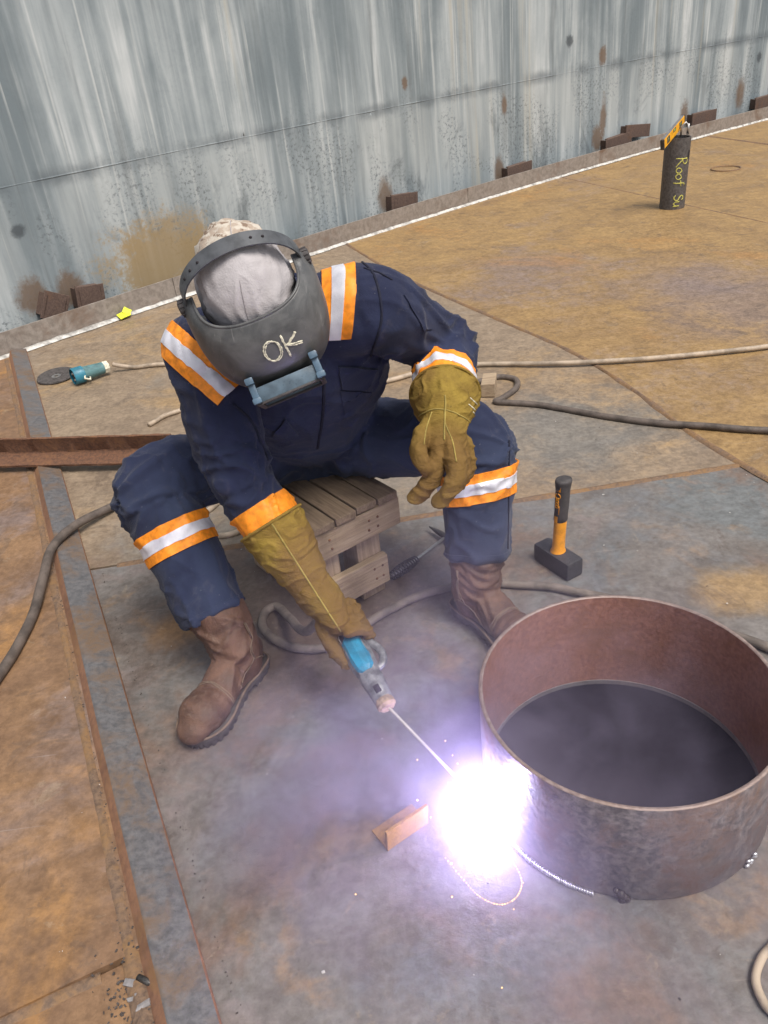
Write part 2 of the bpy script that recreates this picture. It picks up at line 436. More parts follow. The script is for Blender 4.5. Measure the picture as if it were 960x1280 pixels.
def wall_mat():
    t = NT("weathered_grey_wall"); c = t.coord("UV")
    s1 = t.noise(t.mapping(c, (2.3, 0.14, 1)), 1.5, 3, 0.5, 0.5)
    s2 = t.noise(t.mapping(c, (7, 0.38, 1), loc=(3, 0, 0)), 1.6, 4, 0.55, 0.5)
    s3 = t.noise(t.mapping(c, (22, 1.3, 1), loc=(1, 7, 0)), 1.8, 4, 0.6, 0.3)
    cl = t.noise(c, 1.3, 6, 0.6, 0.5); fn = t.noise(c, 38, 6, 0.7); md = t.noise(c, 6, 6, 0.65, 0.6)
    st = t.math('ADD', t.math('MULTIPLY', s1, 0.56), t.math('ADD', t.math('MULTIPLY', s2, 0.34), t.math('MULTIPLY', s3, 0.10)))
    xyz = t.sep(c); U, Z = xyz[0], xyz[1]
    cld = t.noise(t.mapping(c, (1, 0.5, 1), loc=(2, 5, 0)), 1.5, 6, 0.62, 0.5)
    lite = t.math('ADD', t.math('MULTIPLY', st, 0.7), t.math('MULTIPLY', cld, 0.3))
    col = t.mix(t.range(lite, 0.40, 0.60), (0.160, 0.196, 0.215), (0.355, 0.396, 0.412))
    white = t.math('MULTIPLY', t.range(t.math('ADD', t.math('MULTIPLY', s1, 0.45), t.math('ADD', t.math('MULTIPLY', s2, 0.45), t.math('MULTIPLY', s3, 0.10))), 0.51, 0.66), t.range(cl, 0.36, 0.62, 0.2, 0.95))
    col = t.mix(white, col, (0.56, 0.59, 0.595))
    thin = t.math('MULTIPLY', t.range(t.noise(t.mapping(c, (13, 0.30, 1), loc=(6, 2, 0)), 1.5, 2, 0.5, 0.3), 0.61, 0.76), t.range(cld, 0.35, 0.6, 0.2, 0.7))
    col = t.mix(thin, col, (0.60, 0.62, 0.61))
    drk = t.math('MULTIPLY', t.range(t.noise(t.mapping(c, (5.5, 0.35, 1), loc=(16, 9, 0)), 1.5, 4, 0.6, 0.4), 0.54, 0.74), 0.6)
    col = t.mix(drk, col, (0.115, 0.137, 0.147))
    # paler lower course, with soot specks
    low = t.range(Z, 0.92, 0.74)
    col = t.mix(t.math('MULTIPLY', low, t.range(s1, 0.35, 0.65, 0.0, 0.45)), col, (0.43, 0.455, 0.45))
    soot = t.math('MULTIPLY', t.range(fn, 0.50, 0.62), t.math('MULTIPLY', t.range(t.noise(t.mapping(c, (1, 0.7, 1), loc=(4, 1, 0)), 2.1, 4, 0.6, 0.6), 0.44, 0.60), t.range(Z, 1.05, 0.6, 0.1, 1.0)))
    col = t.mix(t.math('MULTIPLY', soot, 0.6), col, (0.055, 0.065, 0.075))
    smg = t.math('MULTIPLY', t.range(t.noise(t.mapping(c, (1.0, 0.55, 1), loc=(8, 3, 0)), 2.4, 6, 0.65, 0.8), 0.54, 0.7), t.range(Z, 0.95, 0.5))
    col = t.mix(t.math('MULTIPLY', smg, 0.7), col, (0.10, 0.12, 0.13))
    # dirt held by the horizontal weld
    band = t.math('MULTIPLY', t.range(t.math('ABSOLUTE', t.math('SUBTRACT', t.math('ADD', Z, t.math('MULTIPLY', t.math('SUBTRACT', md, 0.5), 0.10)), 0.845)), 0.075, 0.0), t.range(t.noise(t.mapping(c, (2, 1, 1)), 2.0, 4), 0.38, 0.62, 0.05, 0.6))
    col = t.mix(band, col, (0.085, 0.105, 0.12))
    # beige runs
    bg = t.range(t.noise(t.mapping(c, (4.5, 0.12, 1), loc=(11, 4, 0)), 1.3, 4, 0.6), 0.57, 0.70, 0, 0.55)
    col = t.mix(bg, col, (0.47, 0.43, 0.34))
    # ochre stain low on the wall, rust marks where brackets were cut away
    wob = t.math('ADD', t.math('MULTIPLY', t.math('SUBTRACT', md, 0.5), 1.3), t.math('MULTIPLY', t.math('SUBTRACT', fn, 0.5), 1.3))
    och = t.range(t.math('ADD', t.dist(c, (-4.72, 0.20, 0), (1.9, 2.9, 0)), wob), 1.05, 0.45, 0, 0.85)
    col = t.mix(och, col, t.mix(cl, (0.34, 0.22, 0.075), (0.26, 0.19, 0.10)))
    for (u, z, su, sz, k) in ((-2.30, 1.00, 24, 16, .8), (-1.11, .69, 22, 9, .9), (-.21, 1.10, 16, 18, .0), (.29, .93, 14, 10, .8), (.33, .36, 16, 4.2, .9), (2.75, .3, 10, 5, .7),
                              (-5.67, .22, 8, 7, .8), (-5.43, .20, 8, 7, .8), (-2.62, .2, 10, 6, .6), (-1.2, .15, 12, 6, .6), (.25, .2, 10, 6, .6), (1.72, .22, 10, 6, .7), (3.04, .64, 18, 14, .0), (-5.63, .6, 16, 20, .0)):
        d = t.math('ADD', t.dist(c, (u, z, 0), (su, sz, 0)), t.math('MULTIPLY', wob, 0.8))
        col = t.mix(t.range(d, 1.05, 0.45, 0, 0.8), col, t.mix(fn, (0.075, 0.045, 0.028), (0.20, 0.115, 0.055)) if k > 0 else (0.05, 0.06, 0.07))
    return t.done(col, t.range(fn, 0.2, 0.8, 0.55, 0.8), 0.05, t.bump(t.math('ADD', md, t.math('MULTIPLY', fn, 0.4)), 0.2, 0.006))

M_WALL = wall_mat()
wall = empty("tank_wall", ring_pt(-1.5, RWALL, 0), "tall weathered grey steel tank wall streaked white behind the welder", "wall")
def wall_plate(u0, u1, z0, z1):
    nu = max(2, int((u1 - u0) / 0.25)); V = []; F = []; uv = []
    zs = [z0, (z0 + z1) / 2, z1]
    for r in (RWALL, RWALL + 0.012):
        for z in zs:
            for i in range(nu + 1):
                u = u0 + (u1 - u0) * i / nu
                V.append(ring_pt(u, r, z)); uv.append((u, z))
    n = nu + 1
    for j in range(2):
        for i in range(nu):
            F.append((j * n + i, (j + 1) * n + i, (j + 1) * n + i + 1, j * n + i + 1))
            k = 3 * n
            F.append((k + j * n + i, k + j * n + i + 1, k + (j + 1) * n + i + 1, k + (j + 1) * n + i))
    for j in (0, 2):
        for i in range(nu):
            a, b = j * n + i, j * n + i + 1
            F.append((a, b, b + 3 * n, a + 3 * n) if j == 0 else (b, a, a + 3 * n, b + 3 * n))
    for i in (0, nu):
        for j in range(2):
            a, b = j * n + i, (j + 1) * n + i
            F.append((a, a + 3 * n, b + 3 * n, b) if i == 0 else (b, b + 3 * n, a + 3 * n, a))
    me = mesh_of(V, F, False)
    l = me.uv_layers.new(name="UVMap")
    for lp in me.loops: l.data[lp.index].uv = uv[lp.vertex_index]
    return me
G_ = 0.0012
for row, (z0, z1, cuts) in enumerate(((-0.9, 0.845, (-14.7, -8.7, -2.69, 3.3, 9.3, 15.3)), (0.845, 2.6, (-15.9, -9.9, -3.9, 2.16, 8.2, 14.2)))):
    for a, b in zip(cuts[:-1], cuts[1:]):
        add("plate", wall_plate(a + G_, b - G_, z0 + G_, z1 - G_), M_WALL, wall)
    for a in cuts[1:-1]:
        path = [ring_pt(a + random.uniform(-.001, .001), RWALL + 0.004, z0 + 0.01 + (z1 - z0 - 0.02) * i / 60) for i in range(61)]
        o = add("weld_seam", tube(path, [0.007 + random.uniform(-.0015, .0015) for _ in path], 6), M_WALL, wall)
        uvl = o.data.uv_layers.new(name="UVMap")
        for lp in o.data.loops:
            uvl.data[lp.index].uv = (a, o.data.vertices[lp.vertex_index].co.z)
path = [ring_pt(-14 + 0.1 * i, RWALL + 0.004, 0.845 + random.uniform(-.001, .001)) for i in range(280)]
o = add("weld_seam", tube(path, [0.006 + random.uniform(-.0015, .0015) for _ in path], 6), M_WALL, wall)
uvl = o.data.uv_layers.new(name="UVMap")
for lp in o.data.loops:
    uvl.data[lp.index].uv = (-14 + 0.1 * (lp.vertex_index // 6), 0.84)

# steel clips welded to the wall just above the rim
def bracket(u, z, w, h, tilt):
    p = Vector(ring_pt(u, RWALL - 0.10, z)); q = Vector(ring_pt(u + 0.5, RWALL - 0.10, z)); tx = (q - p).normalized()
    rot = frame_from(tx, (0, 0, 1)) @ Matrix.Rotation(tilt, 3, 'Y')
    face = box(p, (w, 0.012, h), rot, 0.003)
    s = []
    for sx in (-0.38, 0.38):
        s.append(box(p + rot @ Vector((w * sx, 0.05, 0)), (0.010, 0.112, h * 0.8), rot, 0.002))
    lip = box(p + rot @ Vector((0, 0.03, h / 2 - 0.008)), (w * 0.7, 0.06, 0.010), rot, 0.002)
    add("bracket", join(face, *s, lip), M_BRACKET, wall, False)
for b in ((-5.60, .15, .16, .17, .5), (-5.36, .14, .19, .15, .12), (-2.50, .13, .30, .15, .08), (-1.03, .11, .34, .15, -.03), (.47, .13, .42, .14, -.05), (.78, .20, .40, .12, .10), (1.95, .16, .44, .13, 0), (3.15, .17, .46, .13, -.03), (5.4, .16, .44, .13, 0), (-7.2, .15, .3, .14, .1)):
    bracket(*b)

# rim upstand of the roof deck with its white sealant line
rim = empty("rim_plate", ring_pt(-1.5, RR, 0), "low rusty steel rim strip running along the foot of the tank wall", "curb")
def arc_strip(u0, u1, prof, n, jit=0.0):
    V = []; F = []; m = len(prof)
    for i in range(n + 1):
        u = u0 + (u1 - u0) * i / n
        for k, (dr, z) in enumerate(prof):
            V.append(ring_pt(u, RR + dr + random.uniform(-jit, jit), z + random.uniform(-jit, jit) * 0.3))
    for i in range(n):
        for k in range(m):
            a, b = i * m + k, i * m + (k + 1) % m
            F.append((a, b, b + m, a + m))
    F.append(tuple(range(m))); F.append(tuple(n * m + k for k in range(m - 1, -1, -1)))
    return V, F
segs = (-14, -8.2, -4.85, -1.9, 1.2, 4.4, 7.6, 13)
for a, b in zip(segs[:-1], segs[1:]):
    add("rim_segment", arc_strip(a + .002, b - .002, [(0.0, -0.02), (0.0, 0.145), (0.012, 0.145), (0.012, -0.02)], 24), M_RIM, rim, False)
M_SEAL = plain("white_sealant", (0.60, 0.585, 0.55), 0.8, 0, 0.4, 25, 0.6)
V = []; F = []
n = 900
for i in range(n + 1):
    u = -13.5 + 26 * i / n
    w = 0.022 + 0.020 * noise.noise((u * 2.3, 0, 3)) + 0.012 * noise.noise((u * 11, 0, 5))
    w = max(0.002, 0.62 * w + (0.012 if u < -3.5 else 0) - 0.016 * max(0, noise.noise((u * 1.1, 4, 9))))
    hz = 0.010 + 0.006 * noise.noise((u * 15, 2, 0))
    for dr, z in ((-0.004 - w, 0.0), (-0.004 - w * 0.7, hz * 0.8), (-0.003, hz + 0.008), (-0.002, 0.0)):
        V.append(ring_pt(u, RR + dr, z + 0.007))
for i in range(n):
    for k in range(3):
        F.append((i * 4 + k, i * 4 + k + 1, i * 4 + k + 5, i * 4 + k + 4))
add("sealant_line", (V, F), M_SEAL, rim)
tagm = plain("yellow_tape", (0.75, 0.80, 0.04), 0.6, 0, 0.1)
yt = box(ring_pt(-5.27, RR - 0.035, 0.03), (0.075, 0.05, 0.006), frame_from((0.7, 0.6, 0.1), (0.1, -0.5, 0.9)), 0.001)
yt2 = box(ring_pt(-5.24, RR - 0.03, 0.045), (0.04, 0.05, 0.005), frame_from((0.3, 0.6, 0.5), (0.5, -0.5, 0.6)), 0.001)
o = add("tape_scrap", join(yt, yt2), tagm, None, False, loc=ring_pt(-5.27, RR - 0.035, 0.0))
tag(o, "small bright yellow scrap of tape on the white sealant line left of the welder", "tape")

# deck: plates with welded laps
deck = bpy.data.objects.new("deck", None); COL.objects.link(deck); deck["kind"] = "structure"; OFF[deck] = Vector((0, 0, 0))
RING_C, RING_R, RING_H = Vector((0.446, 1.165, 0)), 0.298, 0.26
def plate(poly, z, mat, hole=None):
    bm = bmesh.new()
    loops = [poly] + ([hole] if hole else [])
    ed = []
    for lp in loops:
        vv = [bm.verts.new((p[0], p[1], z)) for p in lp]
        for i in range(len(vv)): ed.append(bm.edges.new((vv[i], vv[(i + 1) % len(vv)])))
    bmesh.ops.triangle_fill(bm, use_beauty=True, use_dissolve=False, edges=ed)
    for f in bm.faces:
        if f.normal.z < 0: f.normal_flip()
    top = bm.faces[:]
    r = bmesh.ops.extrude_face_region(bm, geom=top)
    for v in [g for g in r["geom"] if isinstance(g, bmesh.types.BMVert)]:
        v.co.z = -0.012
    bmesh.ops.recalc_face_normals(bm, faces=bm.faces[:])
    me = bpy.data.meshes.new("plate"); bm.to_mesh(me); bm.free()
    add("plate", me, mat, deck)

def off_line(f, d):
    return lambda y: f(y) + d
bar_x = lambda y: -2.01 + (4.77 - y) * 0.4087 - 0.06
S1 = [(-4, 3.35), (0, 1.98), (1.2, 1.62), (2.28, 1.30), (2.69, 1.186), (3.09, 1.12), (3.62, 0.985), (4.215, 0.735), (5.30, 0.287), (6.6, -0.12), (9, -0.9)]
s1_x = lambda y: float(np.interp(y, [a for a, b in S1], [b for a, b in S1]))
s2_x = lambda y: 2.834 - (y - 5.52) * 0.317
s3_x = lambda y: 4.235 - (y - 8.48) * 0.25
s4_x = lambda y: s3_x(y) + 2.6
m1_x = lambda y: bar_x(y) - 2.5
m2_x = lambda y: bar_x(y) - 5.0
G2 = 0.003
def rim_hit(f):
    y = 6.0
    for _ in range(60): y = 0.5 * y + 0.5 * (rim_y(f(y)) + 0.004)
    return y
def strip_poly(fl, fr, y0=None, y1=None, c0=None, c1=None):
    """plate outline between two seam lines; c0 / c1 = y as a function of x for the near / far cut"""
    fl2, fr2 = off_line(fl, G2), off_line(fr, -G2)
    ya = [y0 if c0 is None else c0(fl2(y0)), y0 if c0 is None else c0(fr2(y0))]
    if y1 is None:
        yl, yr = rim_hit(fl2), rim_hit(fr2)
        far = [(x, rim_y(x) + 0.004) for x in np.linspace(fr2(yr), fl2(yl), 10)]
    else:
        yl = c1(fl2(y1)) if c1 else y1; yr = c1(fr2(y1)) if c1 else y1
        far = [(fr2(yr), yr), (fl2(yl), yl)]
    P = [(fl2(ya[0]), ya[0]), (fr2(ya[1]), ya[1])]
    P += [(fr2(y), y) for y, _ in S1 if ya[1] + .05 < y < yr - .05]
    P += far
    P += [(fl2(y), y) for y, _ in reversed(S1) if ya[0] + .05 < y < yl - .05]
    return P
cut4 = lambda x: 2.30 + 0.08 * x
cutl = lambda x: 0.871 + (x + 0.553) * 0.35
hole = [(RING_C.x + 0.2872 * math.cos(a), RING_C.y + 0.2872 * math.sin(a)) for a in np.linspace(0, 2 * math.pi, 65)[:-1]]
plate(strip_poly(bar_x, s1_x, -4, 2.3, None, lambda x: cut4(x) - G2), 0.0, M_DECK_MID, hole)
plate(strip_poly(bar_x, s1_x, 2.3, None, lambda x: cut4(x) + G2), 0.003, M_DECK_BACK)
plate(strip_poly(s1_x, s2_x, -4, None), 0.006, M_DECK_FAR)
plate(strip_poly(s2_x, s3_x, -4, None), 0.002, M_DECK_FAR)
plate(strip_poly(s3_x, s4_x, -4, None), 0.006, M_DECK_FAR)
plate(strip_poly(m1_x, bar_x, .8, None, lambda x: cutl(x) + G2), 0.010, M_DECK_LEFT)
plate(strip_poly(m1_x, bar_x, -4, .8, None, lambda x: cutl(x) - G2), 0.0, M_DECK_LEFT)
plate(strip_poly(m2_x, m1_x, -4, None), 0.004, M_DECK_LEFT)

def seam(path, w=0.016, h=0.005, z=0.0, seed=0):
    S = spline(path, 24); V = []; F = []
    for i, p in enumerate(S):
        q = S[min(i + 1, len(S) - 1)] - S[max(i - 1, 0)]; q = q / np.linalg.norm(q); nx, ny = -q[1], q[0]
        ww = w * (1 + 0.5 * noise.noise((p[0] * 7 + seed, p[1] * 7, 0))); hh = h * (1 + 0.5 * noise.noise((p[0] * 25, p[1] * 25, seed)))
        for k, (a, b) in enumerate(((-1.6, -0.003), (-0.8, 0.6), (0, 1.0), (0.8, 0.6), (1.6, -0.003))):
            V.append((p[0] + nx * ww * a, p[1] + ny * ww * a, z + (hh * b if b > 0 else b)))
    for i in range(len(S) - 1):
        for k in range(4):
            F.append((i * 5 + k, i * 5 + k + 5, i * 5 + k + 6, i * 5 + k + 1))
    add("weld_seam", (V, F), M_WELD, deck)
seam([(x, y) for y, x in S1[1:10]], 0.0085, 0.005, 0.006, 1)
seam([(s2_x(y), y) for y in (1, 3, 4.5, 5.5, 6.5, 7.5, 8.0)], 0.008, 0.005, 0.004, 2)
seam([(s3_x(y), y) for y in (4, 6, 8, 9.4)], 0.012, 0.005, 0.005, 3)
seam([(x, cut4(x)) for x in (-0.9, -0.3, 0.3, 0.8, 1.28)], 0.010, 0.0035, 0.002, 4)
seam([(x, cutl(x)) for x in (-2.2, -1.5, -1.0, -0.62)], 0.010, 0.004, 0.001, 5)
# strip of old weld along the left foot of the angle bar
seam([(bar_x(y) - 0.090, y) for y in (0.4, 0.9, 1.4, 2.0, 2.8, 3.6, 4.5)], 0.011, 0.006, 0.008, 6)
# chamber below the manhole opening
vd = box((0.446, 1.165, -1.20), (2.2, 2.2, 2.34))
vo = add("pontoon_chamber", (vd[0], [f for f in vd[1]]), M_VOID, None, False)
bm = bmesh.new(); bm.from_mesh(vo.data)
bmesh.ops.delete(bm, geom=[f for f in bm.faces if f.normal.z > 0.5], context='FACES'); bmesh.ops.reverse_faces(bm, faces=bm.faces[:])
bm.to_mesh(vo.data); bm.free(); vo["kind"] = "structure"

# ------------------------------------------------------------------ manhole neck
rg = empty("manhole_ring", tuple(RING_C), "large open rusty steel ring standing on the deck beside the welding arc", "steel ring")
r0, r1 = RING_R, RING_R - 0.0085
MR = Matrix.Translation(RING_C)
add("outer_wall", lathe([(r0 - .003, 0.002), (r0, 0.004), (r0, RING_H - 0.002)], 96, MR)[0:1] + (lathe([(r0 - .003, 0.002), (r0, 0.004), (r0, RING_H - 0.002)], 96, MR)[1][:-2],), M_RING_OUT, rg)
pr = [(r1, RING_H - 0.002), (r1, -0.012)]
lv, lf = lathe(pr, 96, MR); add("inner_wall", (lv, lf[:-2]), M_RING_IN, rg)
lv, lf = lathe([(r0, RING_H - 0.002), (r0 - .0015, RING_H), (r1 + .0015, RING_H), (r1, RING_H - 0.002)], 96, MR); add("rim_edge", (lv, lf[:-2]), M_EDGE, rg)
t = NT("fresh_weld"); c = t.coord(); nn = t.noise(c, 160, 3)
M_BEAD = t.done(t.mix(nn, (0.45, 0.45, 0.47), (0.75, 0.75, 0.78)), 0.32, 0.85, t.bump(nn, 0.3, 0.001))
def bead(a0, a1, step, size, mat, name):
    parts = []
    a = a0
    while a < a1:
        rr = RING_R + 0.004
        p = (RING_C.x + rr * math.cos(a), RING_C.y + rr * math.sin(a), 0.004)
        Mx = Matrix.Rotation(a + 0.35, 3, 'Z') @ Matrix.Rotation(-0.6, 3, 'Y')
        s = size * random.uniform(0.85, 1.15)
        parts.append(ball(p, (s, s * 0.42, s * 0.7), 10, 6, Mx)); a += step
    return add(name, join(*parts), mat, rg)
bead(R(206), R(243), 0.0165, 0.0085, M_BEAD, "weld_bead")
M_TACK = plain("tack_slag", (0.05, 0.04, 0.04), 0.4, 0.3)
parts = []
for k in range(9):
    a = R(254) + random.gauss(0, 0.022); z = abs(random.gauss(0.012, 0.012)); rr = RING_R + 0.003
    parts.append(ball((RING_C.x + rr * math.cos(a), RING_C.y + rr * math.sin(a), z), random.uniform(.004, .010), 8, 6))
add("tack_weld", join(*parts), M_TACK, rg)
parts = []
for k in range(7):
    a = R(-55) + random.gauss(0, 0.035); z = abs(random.gauss(0.008, 0.008)); rr = RING_R + 0.004
    parts.append(ball((RING_C.x + rr * math.cos(a), RING_C.y + rr * math.sin(a), z), (.006, .004, .004), 8, 6))
add("tack_weld", join(*parts), M_BEAD, rg)

# ------------------------------------------------------------------ angle bar (heel up) and rusty angle across it
def extrude_profile(prof, A, B, z_up=(0, 0, 1), n=1, jit=0.0):
    """closed profile [(side, up)] swept from A to B"""
    A = Vector(A); B = Vector(B); x = (B - A).normalized(); rot = frame_from(x, z_up); m = len(prof); V = []; F = []
    for i in range(n + 1):
        p = A + (B - A) * (i / n)
        for (s, u) in prof:
            j1 = noise.noise((p.x * 23 + s * 90, p.y * 23, u * 90)) * jit
            j2 = noise.noise((p.x * 23 + s * 90, p.y * 23 + 7, u * 90)) * jit
            V.append(tuple(p + rot @ Vector((0, s + j1, u + j2))))
    for i in range(n):
        for k in range(m):
            F.append((i * m + k, i * m + (k + 1) % m, (i + 1) * m + (k + 1) % m, (i + 1) * m + k))
    F.append(tuple(range(m - 1, -1, -1))); F.append(tuple(n * m + k for k in range(m)))
    return V, F
Lg, Tk = 0.088, 0.009
h = Lg / math.sqrt(2); w = Tk * math.sqrt(2)
prof = [(-0.050, 0), (-0.024, 0.0365), (-0.020, 0.038), (-0.015, 0.0375), (0.056, 0.019), (0.058, 0.016), (0.059, 0.0)]
A = (-2.045 - 0.062, 4.80, 0.002); B = (0.09 - 0.062, -0.42, 0.002)
ab = add("angle_bar", extrude_profile(prof, A, B, n=60, jit=0.0010), M_ANGLE, None, True, loc=A, auto=35)
ab.data.materials.append(M_OXIDE)
for pl in ab.data.polygons:
    if len(pl.vertices) == 4 and pl.index % 7 in (0, 4, 5, 6): pl.material_index = 1
tag(ab, "long grey-blue steel angle bar lying heel up on the deck left of the welder", "steel bar")
wl_ = []
prof2 = [(0, 0), (0.085, 0.0), (0.085, 0.009), (0.012, 0.010), (0.009, 0.014), (0.009, 0.085), (0.0, 0.085)]
A = Vector((-2.75, 3.32, 0.070)); B = Vector((-0.80, 2.945, 0.058))
ca, sa_ = math.cos(R(17)), math.sin(R(17))
prof2b = [(-s * ca - u * sa_, -s * sa_ + u * ca) for s, u in reversed(prof2)]
rb = add("rusty_angle", extrude_profile(prof2b, A, B, n=160, jit=0.0032), M_RUST, None, True, loc=tuple(A), auto=40)
tag(rb, "dark brown pitted rusty angle iron lying across the long bar behind the knee", "steel bar")

# ------------------------------------------------------------------ stool made from a pallet
def wood_mat(name, a, b):
    t = NT(name); c = t.coord("Generated"); o = t.coord()
    info = t.n.new("ShaderNodeObjectInfo").outputs["Random"]
    cmb = t.n.new("ShaderNodeCombineXYZ"); t.l.new(t.math('MULTIPLY', info, 37.0), cmb.inputs[0]); t.l.new(t.math('MULTIPLY', info, 11.0), cmb.inputs[2])
    va = t.n.new("ShaderNodeVectorMath"); t.l.new(o, va.inputs[0]); t.l.new(cmb.outputs[0], va.inputs[1])
    v = va.outputs[0]
    g = t.noise(t.mapping(v, (3, 60, 60)), 1.4, 6, 0.65, 1.2); g2 = t.noise(v, 6, 5, 0.6, 0.5); g3 = t.noise(t.mapping(v, (8, 160, 160)), 1.5, 3)
    col = t.mix(t.range(g, 0.3, 0.72), a, b)
    col = t.mix(t.range(g2, 0.45, 0.75, 0, 0.6), col, tuple(x * 0.45 for x in b))
    col = t.mix(t.range(g3, 0.62, 0.75, 0, 0.5), col, tuple(x * 0.3 for x in b))
    return t.done(col, 0.82, 0, t.bump(t.math('ADD', g, g3), 0.45, 0.003))
M_WOOD = wood_mat("grey_brown_wood", (0.40, 0.305, 0.205), (0.235, 0.165, 0.105))
M_WOODD = wood_mat("dark_wood_top", (0.235, 0.17, 0.115), (0.12, 0.083, 0.055))  # darker wood tones for the top boards
A = Vector((0.041, 1.939, 0)); e1 = Vector((-0.828, -0.561, 0)).normalized(); e2 = Vector((-0.561, 0.828, 0)).normalized()
stool = empty("pallet_stool", tuple(A + e1 * 0.2 + e2 * 0.22), "low weathered wooden stool of pallet planks under the welder", "stool")
fl = frame_from(e1, (0, 0, 1))
def plank(a, b, c, sa, sb, sc, mat, name="plank"):
    """centre in (along front, back, up), size the same way; local x runs along the grain"""
    p = A + e1 * a + e2 * b + Vector((0, 0, c))
    o = bpy.data.objects.new(name, None)
    rot = fl.copy(); s = (sa, sb, sc)
    if sb > sa and sb >= sc:
        rot = frame_from(e2, (0, 0, 1)); s = (sb, sa, sc)
    elif sc > sa and sc > sb:
        rot = frame_from((0, 0, 1), e1); s = (sc, sb, sa)
    bpy.data.objects.remove(o)
    vf = box((0, 0, 0), s, None, 0.003)
    V = [(x * (1 + 0.0), y + 0.0015 * noise.noise((x * 9 + a * 50, y * 30, z * 30)), z + 0.002 * noise.noise((x * 7, y * 20 + b * 40, c * 30))) for x, y, z in vf[0]]
    me = mesh_of(V, vf[1], False); me.name = name; me.materials.append(mat)
    ob = bpy.data.objects.new(name, me); COL.objects.link(ob); ob.parent = stool
    ob.matrix_local = Matrix.Translation(p - OFF[stool]) @ rot.to_4x4(); OFF[ob] = OFF[stool]
    return ob
LW, DW = 0.285, 0.46
for i in range(4):   # top boards run front to back
    plank(LW * (i + 0.5) / 4, DW / 2 + 0.004, 0.319 + random.uniform(-.001, .002), LW / 4 - 0.005, DW + 0.02 + random.uniform(-.01, .008), 0.022, M_WOODD)
for b in (0.012, DW - 0.012):
    plank(LW / 2, b, 0.262, LW + 0.01, 0.024, 0.088, M_WOOD)
    plank(LW / 2 + 0.030, b, 0.092, LW - 0.050, 0.024, 0.094, M_WOOD)
for a in (0.098, LW - 0.045):
    for b in (0.068, DW - 0.068):
        plank(a, b, 0.154, 0.08, 0.085, 0.306, M_WOOD, "post")
for a in (0.050, LW - 0.013):
    plank(a, DW / 2, 0.10, 0.022, DW - 0.30, 0.08, M_WOOD)
nails = []
for a in (0.075, 0.105, LW - .05):
    for z in (0.275, 0.245, 0.11, 0.075):
        p = A + e1 * (a + random.uniform(-.006, .006)) - e2 * 0.0005 + Vector((0, 0, z))
        add("nail_head", ball(p, (.004, .004, .004), 8, 6), M_RUST, stool)

# ------------------------------------------------------------------ club hammer standing on its head
M_HHEAD = steel("forged_head", (0.035, 0.034, 0.038), (0.07, 0.068, 0.075), (0.16, 0.14, 0.13), 0.66, 0.5, 25, 0.4)
M_ORANGE = plain("orange_plastic", (0.86, 0.34, 0.012), 0.4, 0, 0.12, 25, 0.05)
M_GRIP = plain("black_rubber", (0.062, 0.055, 0.055), 0.65, 0, 0.3, 40, 0.2)
HB = Vector((0.500, 1.935, 0)); hd = Vector((0.47, -0.88, 0)).normalized()
ham = empty("club_hammer", tuple(HB), "club hammer with orange and black handle standing upright on its head", "hammer")
hf = frame_from(hd, (0, 0, 1))
V, F = box((0, 0, 0), (0.150, 0.062, 0.060), None, 0.009)
V = [tuple(hf @ Vector((x, y * (1.0 if abs(x) > 0.055 else 0.96), z)) + HB + Vector((0, 0, 0.0305))) for x, y, z in V]
add("head", (V, F), M_HHEAD, ham, True, auto=40)
hx = Vector((0.012, -0.004, 0.25))    # slight lean of the handle
def hpt(t): return HB + Vector((0, 0, 0.058)) + hx * t
def hsec(ts): return [hpt(q) for q in ts]
add("handle", tube(hsec((-.02, 0, 0.02, 0.05, 0.2, 0.46, 0.5)), [(.022, .024), (.0225, .025), (.021, .0235), (.0175, .0205), (.0165, .0195), (.0165, .020), (.0155, .019)], 20, True, hd), M_ORANGE, ham, True, auto=50)
gr = add("grip", tube(hsec((0.44, 0.455, 0.55, 0.7, 0.85, 0.94, 0.965, 0.99, 1.0)), [(.0165, .0195), (.0185, .0215), (.0185, .021), (.0195, .022), (.0185, .0225), (.0205, .0255), (.0215, .0265), (.0195, .0245), (.012, .016)], 24, True, hd), M_GRIP, ham, True, auto=60)
OFF[gr] = OFF[ham]
# orange print on the face of the grip turned to the left
gside = (-cr * 0.75 + Vector((0, -0.72, 0.1))).normalized()
def on_grip(t, ang, lift=0.0012):
    ax = hx.normalized(); u = (hd - ax * hd.dot(ax)).normalized(); v = ax.cross(u)
    ra = float(np.interp(t, (0.44, .55, .7, .85, .94, .99), (.0185, .0185, .0195, .0185, .0205, .0195))) + lift
    rb_ = ra + 0.0028
    g = (gside - ax * gside.dot(ax)).normalized(); base = math.atan2(g.dot(v), g.dot(u)); a = base + ang
    return hpt(t) + u * (ra * math.cos(a)) + v * (rb_ * math.sin(a))
def grip_patch(t0, t1, a0, a1):
    V = []; F = []; n = 6
    for i in range(n + 1):
        for j in range(n + 1):
            V.append(tuple(on_grip(t0 + (t1 - t0) * i / n, a0 + (a1 - a0) * j / n)))
    for i in range(n):
        for j in range(n):
            F.append((i * (n + 1) + j, i * (n + 1) + j + 1, (i + 2 - 1) * (n + 1) + j + 1, (i + 1) * (n + 1) + j))
    return V, F
add("print_panel", grip_patch(0.86, 0.93, -0.5, 0.35), M_ORANGE, gr)
add("print_panel", grip_patch(0.445, 0.53, -0.4, 0.2), M_ORANGE, gr)
loops = []
